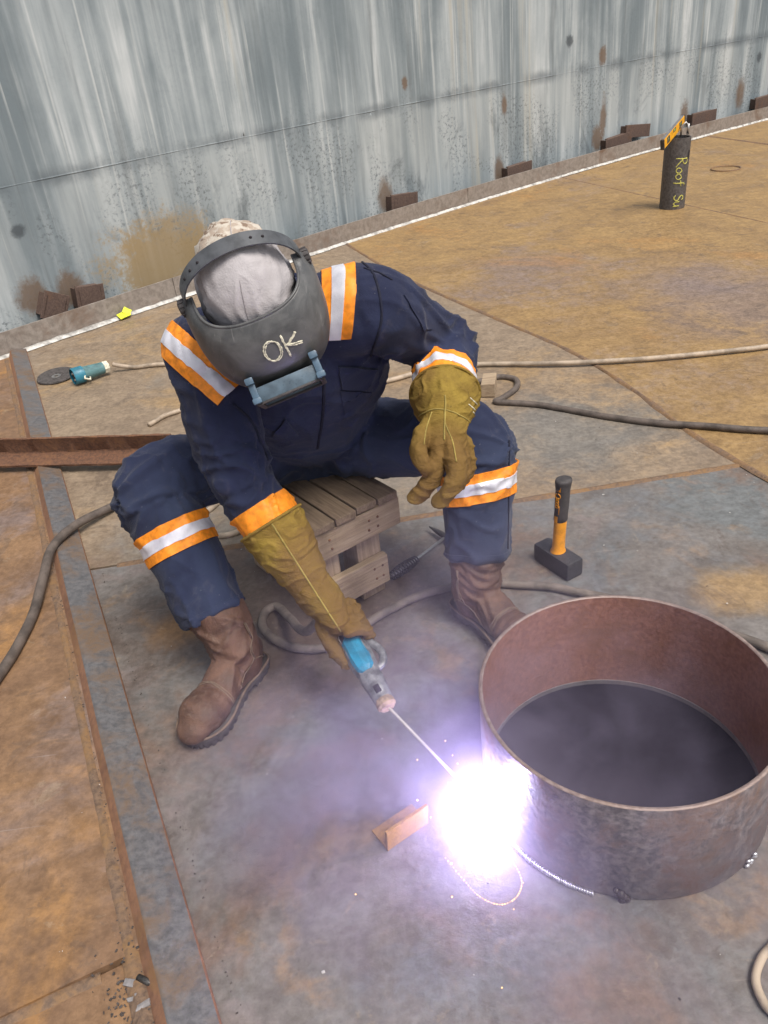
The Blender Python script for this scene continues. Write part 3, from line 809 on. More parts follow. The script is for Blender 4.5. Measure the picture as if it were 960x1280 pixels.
for k in range(5):
    tc = 0.80 - k * 0.034; rr_ = (0.034, .016, .015, .015, .016)[k]; w_ = (.42, .24, .24, .24, .26)[k]
    ring_ = [on_grip(tc + rr_ * math.cos(a), -0.05 + w_ * math.sin(a)) for a in np.linspace(0.4 * (k % 2), 5.6 + 0.3 * (k % 3), 14)]
    loops.append(tube(ring_, 0.0014, 5))
loops.append(tube([on_grip(tq, 0.30) for tq in (.68, .64, .60, .56)], 0.0011, 5))
add("print_lettering", join(*loops), M_ORANGE, gr)

# ------------------------------------------------------------------ chipping hammer with spring handle
M_STEEL = steel("bare_steel", (0.30, 0.29, 0.28), (0.45, 0.44, 0.43), (0.20, 0.14, 0.10), 0.6, 0.35, 30, 0.8)
M_DKSTEEL = steel("dark_steel", (0.05, 0.047, 0.046), (0.10, 0.095, 0.09), (0.16, 0.11, 0.08), 0.62, 0.45, 30, 0.6)
c0 = Vector((-0.006, 1.955, 0.02)); c1 = Vector((0.086, 2.036, 0.02)); c2 = Vector((0.188, 2.135, 0.022))
ch = empty("chipping_hammer", (c0.x, c0.y, 0), "chipping hammer with coiled spring handle lying right of the wooden stool", "hammer")
ax = (c1 - c0).normalized(); rt = frame_from(ax, (0, 0, 1)); pts = []
L = (c1 - c0).length; turns = 12
for i in range(turns * 14 + 1):
    s = i / (turns * 14); a = s * turns * 2 * math.pi; rr_ = 0.0165 * (0.55 + 0.45 * math.sin(math.pi * min(1, max(0, s * 0.92 + 0.06))))
    pts.append(c0 + ax * (L * s) + rt @ Vector((0, rr_ * math.cos(a), rr_ * math.sin(a))))
add("spring_handle", tube(pts, 0.0028, 6), M_DKSTEEL, ch)
add("shaft", tube([c0 + ax * 0.005, c1, c2], 0.0048, 10), M_STEEL, ch)
hd2 = Vector((-0.040, 0.062, 0)).normalized()
add("pick_head", tube([c2 - hd2 * 0.075, c2 - hd2 * 0.03, c2, c2 + hd2 * 0.04, c2 + hd2 * 0.085], [(.012, .003), (.011, .009), (.0115, .0115), (.009, .009), (.002, .002)], 10), M_DKSTEEL, ch)

# ------------------------------------------------------------------ pipe stub with spirit level
PB = Vector((2.46, 6.30, 0.0)); PRAD, PH = 0.092, 0.50
pipe = empty("pipe_stub", tuple(PB), "dark steel pipe standing upright on the deck with yellow chalk writing", "pipe")
MP = Matrix.Translation(PB) @ Matrix.Rotation(R(0.6), 4, 'Y')
pv = lathe([(PRAD, 0.004), (PRAD, PH), (PRAD - .008, PH), (PRAD - .008, 0.004)], 48, MP, True)
add("tube", pv, M_PIPE, pipe, True, auto=40)
tocam = (Vector((0, 0, 0)) - PB); base_a = math.atan2(tocam.y, tocam.x)
def on_pipe(s, z, lift=0.001):   # s metres to the viewer's right of the line facing the camera's side
    a = base_a + s / PRAD
    return MP @ Vector(((PRAD + lift) * math.cos(a), (PRAD + lift) * math.sin(a), z))
hp = [on_pipe(0.105 + 0.016 * math.cos(a), PH - 0.115 + 0.030 * math.sin(a), 0.0015) for a in np.linspace(0, 2 * math.pi, 25)[:-1]]
add("bolt_hole", (hp, [tuple(range(24))]), M_VOID, pipe, False)
M_CHALKY = plain("yellow_chalk", (0.72, 0.68, 0.16), 0.9, 0, 0.3, 120, 0.4)
M_CHALKW = plain("pale_chalk", (0.80, 0.76, 0.60), 0.9, 0, 0.3, 150, 0.4)
LET = {  # strokes in a box: x right along the line of writing, y up
    'R': [[(0, -.1), (.05, .5), (.08, 1.0)], [(0, .95), (.35, 1.05), (.6, .85), (.45, .6), (.1, .48)], [(.2, .5), (.5, .2), (.85, -.05)]],
    'o': [[(.3, .55), (.05, .4), (0, .15), (.2, 0), (.45, .1), (.5, .35), (.3, .55)]],
    'f': [[(.45, .95), (.25, .9), (.2, .6), (.2, .2), (.15, -.15)], [(-.05, .5), (.5, .55)]],
    'S': [[(.5, .8), (.3, .95), (.05, .8), (.15, .55), (.45, .4), (.5, .15), (.25, 0), (0, .12)]],
    'u': [[(0, .55), (.02, .2), (.2, .02), (.4, .2), (.45, .55)], [(.45, .5), (.5, 0)]],
    'O': [[(.45, 1.0), (.15, .85), (0, .5), (.12, .12), (.42, 0), (.75, .15), (.88, .5), (.78, .85), (.48, .98), (.35, .95)]],
    'K': [[(.02, 1.05), (.06, .5), (.1, -.05)], [(.8, 1.0), (.45, .72), (.1, .5)], [(.15, .52), (.5, .42), (.92, .40)]],
}
def write(word, x0, size, gap, fn, rad):
    parts = []; x = x0
    for chn in word:
        if chn == ' ': x += size * 0.75; continue
        for st in LET[chn]:
            sp = spline([(x + a * size, b * size) for a, b in st], 6)
            for q_ in range(3):   # several thin passes of the chalk
                dx, dy = random.uniform(-.75, .75) * rad, random.uniform(-.75, .75) * rad
                parts.append(tube([fn(p[0] + dx + random.uniform(-.2, .2) * rad, p[1] + dy + random.uniform(-.2, .2) * rad) for p in sp], [rad * 0.6 * random.uniform(.35, 1.2) for _ in sp], 5))
        x += size * gap[chn]
    return join(*parts)
GAP = {'R': .95, 'o': .68, 'f': .7, 'S': .65, 'u': .7, 'O': 1.1, 'K': 1.0}
wfn = lambda x, y: on_pipe(0.008 + y * 1.0, 0.365 - x * 0.88, 0.0005)
add("chalk_writing", write("Roof", 0, 0.078, GAP, wfn, 0.0038), M_CHALKY, pipe)
add("chalk_writing", write("Su", 0.078 * 3.76, 0.078, GAP, wfn, 0.0038), M_CHALKY, pipe)
# yellow spirit level on the pipe's top
lv_ = Vector((-0.62, -0.74, -0.26)).normalized()
LB = PB + Vector((-0.055, -0.055, PH + 0.012))
lev = empty("spirit_level", tuple(LB), "small yellow spirit level resting on top of the upright pipe", "level")
M_YEL = plain("yellow_paint", (0.88, 0.42, 0.015), 0.45, 0, 0.1)
lrot = frame_from(lv_, (0, 0, 1)); lup = lrot @ Vector((0, 0, 1))
add("body", box(LB + lup * 0.034, (0.40, 0.024, 0.066), lrot, 0.003), M_YEL, lev, False)
for s in (-1, 1):
    add("end_cap", box(LB + lup * 0.034 + lv_ * (0.206 * s), (0.014, 0.028, 0.071), lrot, 0.003), M_GRIP, lev, False)
M_VIAL = plain("vial_green", (0.45, 0.62, 0.10), 0.2)
for s, hgt in ((0, 0.050), (-0.12, 0.034), (0.12, 0.034)):
    rec = add("vial_window", box(LB + lup * hgt + lv_ * s, (0.055, 0.0256, 0.024 if s == 0 else 0.046), lrot, 0.002), M_GRIP, lev, False)
    pvi = LB + lup * hgt + lv_ * s
    axv = lv_ if s == 0 else lup
    add("vial", tube([pvi - axv * 0.016, pvi + axv * 0.016], 0.0138, 10), M_VIAL, rec)
add("ruler_edge", box(LB + lup * 0.0685, (0.39, 0.020, 0.003), lrot), M_STEEL, lev, False)
clm = empty("clamp", tuple(PB + Vector((0.045, 0.0, PH))), "small silver clamp on the pipe's top beside the spirit level", "clamp")
cb = PB + Vector((0.035, -0.02, PH))
add("jaw", join(tube([cb + Vector((-.02, 0, 0.002)), cb + Vector((-.02, 0, .07)), cb + Vector((0.01, 0, .095)), cb + Vector((.03, 0, .07)), cb + Vector((.03, 0, .03))], 0.007, 8)), M_STEEL, clm)
add("screw", tube([cb + Vector((.03, 0, .012)), cb + Vector((.03, 0, .085))], 0.010, 10), M_STEEL, clm)
# flush round cover further back
lv2, lf2 = lathe([(0.128, 0.002), (0.128, 0.012), (0.122, 0.013), (0.118, 0.011), (0.116, 0.003)], 48, Matrix.Translation((3.40, 7.52, 0.0)))
o = add("round_cover", (lv2, lf2[:-2]), M_WELD, None, True); tag(o, "thin rusty ring lying flat on the deck behind the upright pipe", "ring")

# ------------------------------------------------------------------ cables
def cable(name, pts, r, mat, label, n=10, seg=10):
    S = spline(pts, n)
    S = [(s[0] + 0.002 * noise.noise((s[0] * 6, s[1] * 6, 1)), s[1] + 0.002 * noise.noise((s[0] * 6, s[1] * 6, 9)), s[2]) for s in S]
    o = add(name, tube(S, r, seg), mat, None, True, loc=(pts[0][0], pts[0][1], 0))
    tag(o, label, "cable"); return o
M_BEIGE = plain("beige_cable", (0.44, 0.35, 0.26), 0.65, 0, 0.35, 18, 0.15)
M_CABLE = plain("dusty_black_cable", (0.125, 0.098, 0.082), 0.7, 0, 0.4, 18, 0.2)
M_CABLE2 = plain("dusty_brown_cable", (0.20, 0.165, 0.14), 0.75, 0, 0.35, 18, 0.2)
z1 = 0.016
cable("extension_cable", [(-1.33, 4.085, 0.05), (-1.28, 4.09, .03), (-1.218, 4.096, z1), (-1.097, 4.092, z1), (-0.8, 4.02, z1), (-0.45, 3.72, z1), (-0.2, 3.52, z1), (0.071, 3.50, z1), (0.306, 3.585, z1), (0.533, 3.568, z1), (0.887, 3.454, .022), (1.238, 3.392, .022), (1.523, 3.37, .022), (1.813, 3.366, .022), (2.4, 3.4, .022), (3.0, 3.7, .022)], 0.0115, M_BEIGE,
      "thin beige cable running from the blue plug behind the welder across the deck")
cable("supply_cable", [(-1.0, 3.32, .014), (-0.975, 3.356, .014), (-0.92, 3.419, .014), (-0.75, 3.46, .014), (-0.55, 3.2, .014), (-0.5, 2.9, .014), (-0.6, 2.55, .011), (-0.72, 2.38, .011), (-0.636, 2.334, .011), (-0.524, 2.32, .011), (-0.46, 2.4, .011), (-0.42, 2.6, .011), (-0.3, 2.85, .012)], 0.0105, M_BEIGE,
      "thin beige cable looping behind the welder's bent left-hand leg in the picture")
cable("earth_cable", [(0.42, 3.30, .012), (0.501, 3.375, .012), (0.597, 3.40, .012), (0.659, 3.345, .012), (0.640, 3.25, .012), (0.565, 3.165, .012), (0.53, 3.135, .014), (0.60, 3.10, .014), (0.716, 3.04, .013), (0.933, 2.867, .013), (1.10, 2.755, .016), (1.25, 2.68, .020), (1.446, 2.59, .020), (1.9, 2.45, .020), (2.5, 2.4, .020)], 0.0135, M_CABLE,
      "dark dusty cable lying on the deck between the hammer and the beige cable")
cable("return_cable", [(-1.2, 1.2, .022), (-1.15, 1.45, .024), (-1.106, 1.706, .024), (-1.094, 1.836, .024), (-1.093, 1.983, .026), (-1.11, 2.15, .040), (-1.125, 2.30, .050), (-1.085, 2.44, .047), (-1.01, 2.57, .026), (-0.92, 2.66, .016), (-0.8, 2.72, .015), (-0.6, 2.7, .015)], 0.0155, M_CABLE,
      "thick dark cable crossing over the long angle bar at left")
cable("cable_loop", [(0.70, 0.80, .010), (0.64, 0.785, .010), (0.575, 0.752, .010), (0.548, 0.73, .010), (0.531, 0.705, .010), (0.528, 0.679, .010), (0.533, 0.655, .010), (0.56, 0.62, .010), (0.62, 0.59, .010), (0.7, 0.58, .010)], 0.0075, M_BEIGE,
      "short beige cable loop on the deck at the lower right corner")
wood_bit = box((0.525, 3.27, 0.036), (0.13, 0.06, 0.06), frame_from((0.25, 1, 0), (0, 0, 1)), 0.003)
o = add("wood_block", wood_bit, M_WOOD, None, False, loc=(0.525, 3.27, 0.006)); tag(o, "small brown wooden block on the deck behind the welder's knee, touching the dark cable", "wood block")

# ------------------------------------------------------------------ grinding disc and blue plug
DC = Vector((-1.645, 4.105, 0.004))
gd = empty("grinding_disc", tuple(DC), "dark worn grinding disc lying flat on the deck beside the blue plug", "disc")
M_DISC = plain("abrasive", (0.085, 0.075, 0.072), 0.95, 0, 0.4, 60, 0.8)
MD = Matrix.Translation(DC) @ Matrix.Rotation(R(4), 4, 'X')
lv2, lf2 = lathe([(0.013, 0.003), (0.032, 0.003), (0.040, 0.009), (0.097, 0.010), (0.100, 0.012), (0.097, 0.017), (0.040, 0.016), (0.034, 0.010), (0.013, 0.010)], 48, MD, True)
add("abrasive_body", (lv2, lf2), M_DISC, gd, True, auto=40)
lv2, lf2 = lathe([(0.0115, 0.002), (0.024, 0.0025), (0.024, 0.012), (0.0115, 0.012)], 24, MD, True)
add("hub_ring", (lv2, lf2), M_STEEL, gd, True, auto=40)

P0 = Vector((-1.505, 3.955, 0.052)); P1 = Vector((-1.345, 4.075, 0.046)); pax = (P1 - P0).normalized()
plug = empty("power_plug", (P0.x, P0.y, 0), "blue industrial power plug lying on the deck left of the welder", "plug")
M_BLUE = plain("blue_plastic", (0.035, 0.21, 0.30), 0.45, 0, 0.2)
M_BLUED = plain("teal_grip", (0.10, 0.21, 0.22), 0.6, 0, 0.2)
add("shroud", tube([P0, P0 + pax * 0.004, P0 + pax * 0.055, P0 + pax * 0.058], [.040, .043, .043, .038], 28, False), M_BLUE, plug, True, auto=40)
add("pin_plate", tube([P0 + pax * 0.012, P0 + pax * 0.03], [.037, .037], 24), M_GRIP, plug, True, auto=40)
pr_ = frame_from(pax, (0, 0, 1))
for a in (0.5, 2.6, 4.7):
    q = P0 + pax * 0.004 + pr_ @ Vector((0, 0.02 * math.cos(a), 0.02 * math.sin(a)))
    add("pin", tube([q, q + pax * 0.02], 0.006, 10), M_STEEL, plug)
add("grip", tube([P0 + pax * 0.052, P0 + pax * 0.06, P0 + pax * 0.15, P0 + pax * 0.165], [.038, .036, .031, .030], 24), M_BLUED, plug, True, auto=40)
add("gland_nut", tube([P0 + pax * 0.163, P0 + pax * 0.168, P0 + pax * 0.19, P0 + pax * 0.198], [.029, .033, .031, .016], 8), M_CHALKW, plug, True, auto=30)
lt_ = P0 + pax * 0.03 + pr_ @ Vector((0, -0.03, -0.012))
add("latch", tube([P0 + pax * 0.05 + pr_ @ Vector((0, -.04, .0)), P0 + pax * 0.04 + pr_ @ Vector((0, -.058, -.006)), P0 + pax * 0.065 + pr_ @ Vector((0, -.06, -.02)), P0 + pax * 0.075 + pr_ @ Vector((0, -.038, -.015))], 0.005, 8), M_CHALKW, plug)

# ------------------------------------------------------------------ offcut of angle by the arc
BA, BB = Vector((-0.072, 1.036, 0.0)), Vector((0.018, 1.092, 0.0))
ofc = empty("angle_offcut", tuple(BA), "short offcut of rusty angle iron lying left of the welding arc", "steel offcut")
M_OFF = steel("orange_rust_offcut", (0.26, 0.130, 0.036), (0.42, 0.235, 0.062), (0.40, 0.21, 0.04), 0.5, 0.7, 25, 0.0)
d_ = (BB - BA).normalized(); nrm = Vector((-d_.y, d_.x, 0))
ro = frame_from(d_, (0, 0, 1)); mid_ = (BA + BB) / 2
add("upright_leg", box(mid_ + nrm * 0.003 + Vector((0, 0, 0.033)), (0.106, 0.007, 0.064), ro @ Matrix.Rotation(R(6), 3, 'X'), 0.0012), M_OFF, ofc, False)
add("flat_leg", box(mid_ + nrm * 0.032 + Vector((0, 0, 0.0045)), (0.1055, 0.058, 0.006), ro, 0.0012), M_OFF, ofc, False)

# ------------------------------------------------------------------ the welder
def cloth_mat(name, a, b, sheen=0.1):
    t = NT(name); c = t.coord()
    n1 = t.noise(c, 5, 6, 0.6, 0.5); n2 = t.noise(c, 22, 6, 0.65, 0.8); tw = t.wave(t.mapping(c, rot=(0.6, 0.5, 0.8)), 420, 1.0)
    fold = t.noise(t.mapping(c, (1, 1, 1.6)), 13, 5, 0.55, 1.4)
    col = t.mix(t.range(n1, 0.35, 0.7), a, b)
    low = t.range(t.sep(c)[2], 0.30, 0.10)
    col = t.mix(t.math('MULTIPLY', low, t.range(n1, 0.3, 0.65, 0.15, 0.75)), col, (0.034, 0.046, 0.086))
    dust = t.math('MULTIPLY', t.range(n2, 0.55, 0.78), 0.22)
    col = t.mix(dust, col, (0.16, 0.14, 0.14))
    lint = t.range(t.noise(c, 150, 2, 0.5), 0.74, 0.78)
    col = t.mix(t.math('MULTIPLY', lint, 0.35), col, (0.35, 0.33, 0.33))
    b1 = t.bump(fold, 0.22, 0.012); b2 = t.bump(t.math('ADD', n2, t.math('MULTIPLY', tw, 0.25)), 0.35, 0.002, b1)
    return t.done(col, 0.88, 0, b2, Sheen_Weight=sheen, Specular_IOR_Level=0.25)
M_NAVY = cloth_mat("navy_cotton", (0.0135, 0.0175, 0.045), (0.022, 0.029, 0.068))
M_TROU = M_NAVY
M_TAPE_O = plain("orange_tape", (0.95, 0.30, 0.015), 0.6, 0, 0.1, 60, 0.2)
t = NT("silver_tape"); c = t.coord(); v = t.voronoi(c, 420)
M_TAPE_S = t.done(t.mix(t.range(t.noise(c, 30, 4), 0.35, 0.7), (0.72, 0.72, 0.78), (0.58, 0.58, 0.64)), 0.42, 0.15, t.bump(v, 0.3, 0.001))
M_THREAD = plain("navy_thread", (0.008, 0.010, 0.028), 0.9)

PX = Vector((-0.19, 2.12, 0.33))
man = empty("person", tuple(PX), "seated welder in navy coveralls with orange bands and a welding mask, leaning over the arc", "person")
PEL = (-0.19, 2.15, 0.44)
HIPR, HIPL = Vector((-0.285, 2.13, 0.425)), Vector((-0.095, 2.13, 0.425))
KNR, KNL = Vector((-0.590, 1.83, 0.475)), Vector((0.262, 1.885, 0.47))
ANR, ANL = Vector((-0.425, 1.595, 0.10)), Vector((0.235, 1.745, 0.10))
SHR, SHL = Vector((-0.355, 1.735, 0.855)), Vector((0.025, 1.775, 0.905))
ELR, WRR = Vector((-0.315, 1.62, 0.60)), Vector((-0.185, 1.49, 0.36))
ELL, WRL = Vector((0.192, 1.905, 0.738)), Vector((0.164, 1.640, 0.69))
def lp(a, b, t): return a + (b - a) * t
def P(v, *r): return (v[0], v[1], v[2], *r)
side = (SHL - SHR).normalized()
tor = [P((-0.19, 2.17, 0.40), .185, .135), P((-0.19, 2.15, 0.47), .195, .15), P((-0.178, 2.03, 0.60), .205, .165), P((-0.165, 1.92, 0.725), .225, .160), P((-0.168, 1.83, 0.835), .212, .132), P((-0.172, 1.77, 0.905), .125, .088), P((-0.18, 1.72, 0.94), .072, .068)]
pieces = [limb(tor, 6, 28, ref=side)]
pieces.append(limb([P((-0.17, 1.835, 0.855), .10), P(lp(SHR, Vector((-0.17, 1.835, .855)), .3), .098), P(SHR, .090), P(lp(SHR, ELR, .4), .084), P(ELR, .076), P(lp(ELR, WRR, .45), .064), P(lp(ELR, WRR, .72), .058)], 6, 22))
pieces.append(limb([P((-0.17, 1.835, 0.855), .10), P(lp(SHL, Vector((-0.17, 1.835, .855)), .3), .100), P(SHL, .093), P(lp(SHL, ELL, .45), .086), P(lp(SHL, ELL, .85), .079), P(lp(ELL, WRL, .06) + Vector((.006, 0.0, 0)), .077), P(lp(ELL, WRL, .4), .073), P(lp(ELL, WRL, .85), .066)], 6, 22))
for HI, KN, AN, kk in ((HIPR, KNR, ANR, 0), (HIPL, KNL, ANL, 1)):
    up = Vector((0, 0, 0.015))
    pieces.append(limb([P(lp(HI, Vector(PEL), .5), .12), P(HI, .118), P(lp(HI, KN, .5) + up * .3, .106), P(lp(HI, KN, .86) + up, .100), P(lp(KN, AN, .02), .100), P(lp(KN, AN, .2), .098), P(lp(KN, AN, .5), .091), P(lp(KN, AN, .76), .088)], 7, 24, flat_end=True))
# flat hem so the boot comes out of an open-looking trouser leg
cover = remesh(join(*pieces), 0.0065, 6)
SEG = [(SHR, ELR, .09, 0), (ELR, WRR, .08, 1), (SHL, ELL, .09, 2), (ELL, WRL, .08, 3), (HIPR, KNR, .11, 4), (KNR, ANR, .10, 5), (HIPL, KNL, .11, 6), (KNL, ANL, .10, 7), (Vector(PEL), Vector((-.172, 1.80, .89)), .19, 8)]
JOINT = [(ELR, .13, 1.0), (ELL, .15, 0.9), (KNR, .16, 1.0), (KNL, .16, 1.0), (HIPR, .18, 1.2), (HIPL, .18, 1.2), (lp(ELR, WRR, .15), .12, .7), (lp(SHR, ELR, .35), .14, .6), (lp(SHL, ELL, .5), .14, .8), (lp(KNR, ANR, .68), .11, .9), (lp(KNL, ANL, .68), .11, .9), (Vector((-.18, 2.0, .66)), .22, .9)]
def wrinkles(co, no):
    n = len(co); best = np.full(n, 9.0); U = np.zeros((n, 3))
    for a, b, r, k in SEG:
        a = np.array(a); d = np.array(b) - a; L = np.linalg.norm(d); d = d / L
        t_ = np.clip((co - a) @ d, 0, L); q = co - a - t_[:, None] * d; ds = np.linalg.norm(q, axis=1) / r
        e = np.cross(d, [0.3, 0.5, 0.8]); e /= np.linalg.norm(e); f = np.cross(d, e)
        an = np.arctan2(q @ f, q @ e)
        m = ds < best; best[m] = ds[m]
        U[m] = np.stack([t_ * 26, np.cos(an) * 1.1, np.sin(an) * 1.1], 1)[m] + k * 13.7
    w = np.zeros(n)
    for c, rr, s in JOINT:
        dd = np.linalg.norm(co - np.array(c), axis=1); w = np.maximum(w, s * np.clip(1 - dd / (rr * 1.35), 0, 1))
    warp = noise_arr(co * 7, 3.0)
    A_ = noise_arr(U * np.array([0.60, 0.9, 0.9]) + warp[:, None] * 1.0, 1.0)
    ridge = np.clip(1 - np.abs(A_) * 3.4, 0, 1) ** 1.4 - 0.25
    B_ = noise_arr(co * 6 + warp[:, None] * .5, 5.0)
    C_ = np.clip(1 - np.abs(noise_arr(U * np.array([0.16, 1.7, 1.7]) + warp[:, None] * .6, 9.0)) * 3.2, 0, 1) ** 1.4 - 0.25
    return ridge * 0.0175 * (0.12 + w) + B_ * 0.008 + C_ * 0.0090 * (0.40 + 0.8 * w)
displace(cover, wrinkles)
BODY = cover.copy()
add("coverall", cover, M_NAVY, man)

def band(c, n, w, near, off=0.0035, extra=(), orange=True):
    m = patch(BODY, slab(c, n, w) + list(extra), off, 0.003, near)
    add("orange_band", m, M_TAPE_O, man)
    m = patch(BODY, slab(c, n, w * 0.36) + list(extra), off + 0.002, 0.002, near)
    add("silver_band", m, M_TAPE_S, man)
band(lp(KNR, ANR, .30), ANR - KNR, .078, (lp(KNR, ANR, .30), .16))
band(lp(KNL, ANL, .26), (ANL - KNL).normalized() + Vector((.16, 0, 0)), .078, (lp(KNL, ANL, .26), .16))
band(lp(ELL, WRL, .60), WRL - ELL, .075, (lp(ELL, WRL, .60), .17), .0045, [((0.135, 1.77, .772), (-.6, 0, .75))])
m = patch(BODY, slab(lp(ELR, WRR, .36), WRR - ELR, .062), .0035, .003, (lp(ELR, WRR, .42), .13)); add("orange_band", m, M_TAPE_O, man)
# --- shoulder tapes: strips that run over each shoulder from the chest to the back
tl = Vector((-0.045, 1.75, 0.95))
band(tl, (0.97, 0.05, -0.22), .068, (tl, .24), .0035, [((-0.05, 1.60, .925), (-.117, -.519, -.847))])
trp = Vector((-0.352, 1.62, 0.868)); td = Vector((.668, -.388, -.633))
band(trp, (0.743, 0.349, 0.57), .074, (trp, .20), .0035, [(trp + td * .075, td)])

# --- pockets, placket and seams cut from / laid on the coverall's own surface
bm = bmesh.new(); bm.from_mesh(BODY); BTREE = BVHTree.FromBMesh(bm); bm.free()
VR, VU = Vector((.993, -.061, -.099)), Vector((.117, .519, .847))     # chest faces this way: its right and up
def pocket(c, ang, w_, h_, off, rad=.2):
    r = VR * math.cos(ang) + VU * math.sin(ang); u = VU * math.cos(ang) - VR * math.sin(ang); f = r.cross(u)
    return add("pocket_flap", patch(BODY, slab(c, r, w_) + slab(c, u, h_), off, .003, (c, rad), f), M_NAVY, man)
pocket(Vector((-0.022, 1.703, 0.784)), .12, .088, .042, .006)
pocket(Vector((-0.029, 1.672, 0.733)), .12, .080, .070, .0032)
pocket(Vector((-0.221, 1.64, 0.682)), .70, .072, .066, .005)
pocket(Vector((0.127, 1.762, 0.88)), -.95, .080, .026, .004, .13)
def body_line(pts, rad=.0022, view=(0, 0, 1.45), name="stitched_seam", mat=None):
    out = []
    for p in spline(pts, 10):
        p = Vector(p); d = (p - Vector(view)).normalized(); h = BTREE.ray_cast(p - d * 0.9, d)
        if h[0] is not None and (h[0] - p).length < 0.3: out.append(h[0] + h[1] * 0.0006)
    if len(out) > 3: add(name, tube(out, rad, 6), mat or M_THREAD, man)
body_line([(-0.099, 1.697, 0.774), (-0.112, 1.655, 0.706), (-0.132, 1.619, 0.646), (-0.148, 1.586, 0.594)], .004)
body_line([(0.006, 1.836, 1.0), (0.04, 1.812, 0.961), (0.046, 1.764, 0.883), (0.012, 1.719, 0.81)], .003)
body_line([(-0.308, 1.681, 0.749), (-0.27, 1.655, 0.707), (-0.246, 1.611, 0.635)], .003)
body_line([(0.019, 1.822, 0.979), (0.054, 1.814, 0.965), (0.079, 1.805, 0.95)], .0022)
body_line([tuple(lp(KNL, ANL, .0) + Vector((.09, 0, 0))), tuple(lp(KNL, ANL, .4) + Vector((.085, 0, 0))), tuple(lp(KNL, ANL, .74) + Vector((.08, 0, 0)))], .0025)
for HI, KN, AN in ((HIPR, KNR, ANR), (HIPL, KNL, ANL)):
    add("hem", patch(BODY, slab(lp(KN, AN, .745), AN - KN, .024), .0022, .003, (lp(KN, AN, .74), .14)), M_NAVY, man)

# --- boots
t = NT("boot_leather"); c = t.coord()
n1 = t.noise(c, 14, 7, 0.65, 0.8); n2 = t.noise(c, 70, 5, 0.7)
col = t.mix(t.range(n1, 0.32, 0.7), (0.070, 0.034, 0.022), (0.155, 0.082, 0.054))
col = t.mix(t.range(n2, 0.58, 0.75, 0, 0.4), col, (0.22, 0.165, 0.13))
scf = t.noise(c, 38, 8, 0.75, 0.8)
col = t.mix(t.range(scf, 0.56, 0.66, 0, 0.55), col, (0.20, 0.135, 0.10))
col = t.mix(t.range(t.noise(c, 9, 5, 0.6), 0.5, 0.7, 0, 0.5), col, (0.042, 0.024, 0.018))
crk = t.noise(t.mapping(c, (30, 30, 90)), 1.0, 5, 0.6, 0.6)
M_BOOT = t.done(col, t.range(n1, 0.3, 0.7, 0.45, 0.75), 0, t.bump(t.math('ADD', n1, t.math('ADD', n2, t.math('ADD', scf, crk))), 0.6, 0.004))
M_BSTITCH = plain("boot_stitch", (0.20, 0.14, 0.10), 0.9)
M_SOLE = plain("boot_sole", (0.075, 0.064, 0.058), 0.85, 0, 0.4, 30, 0.5)
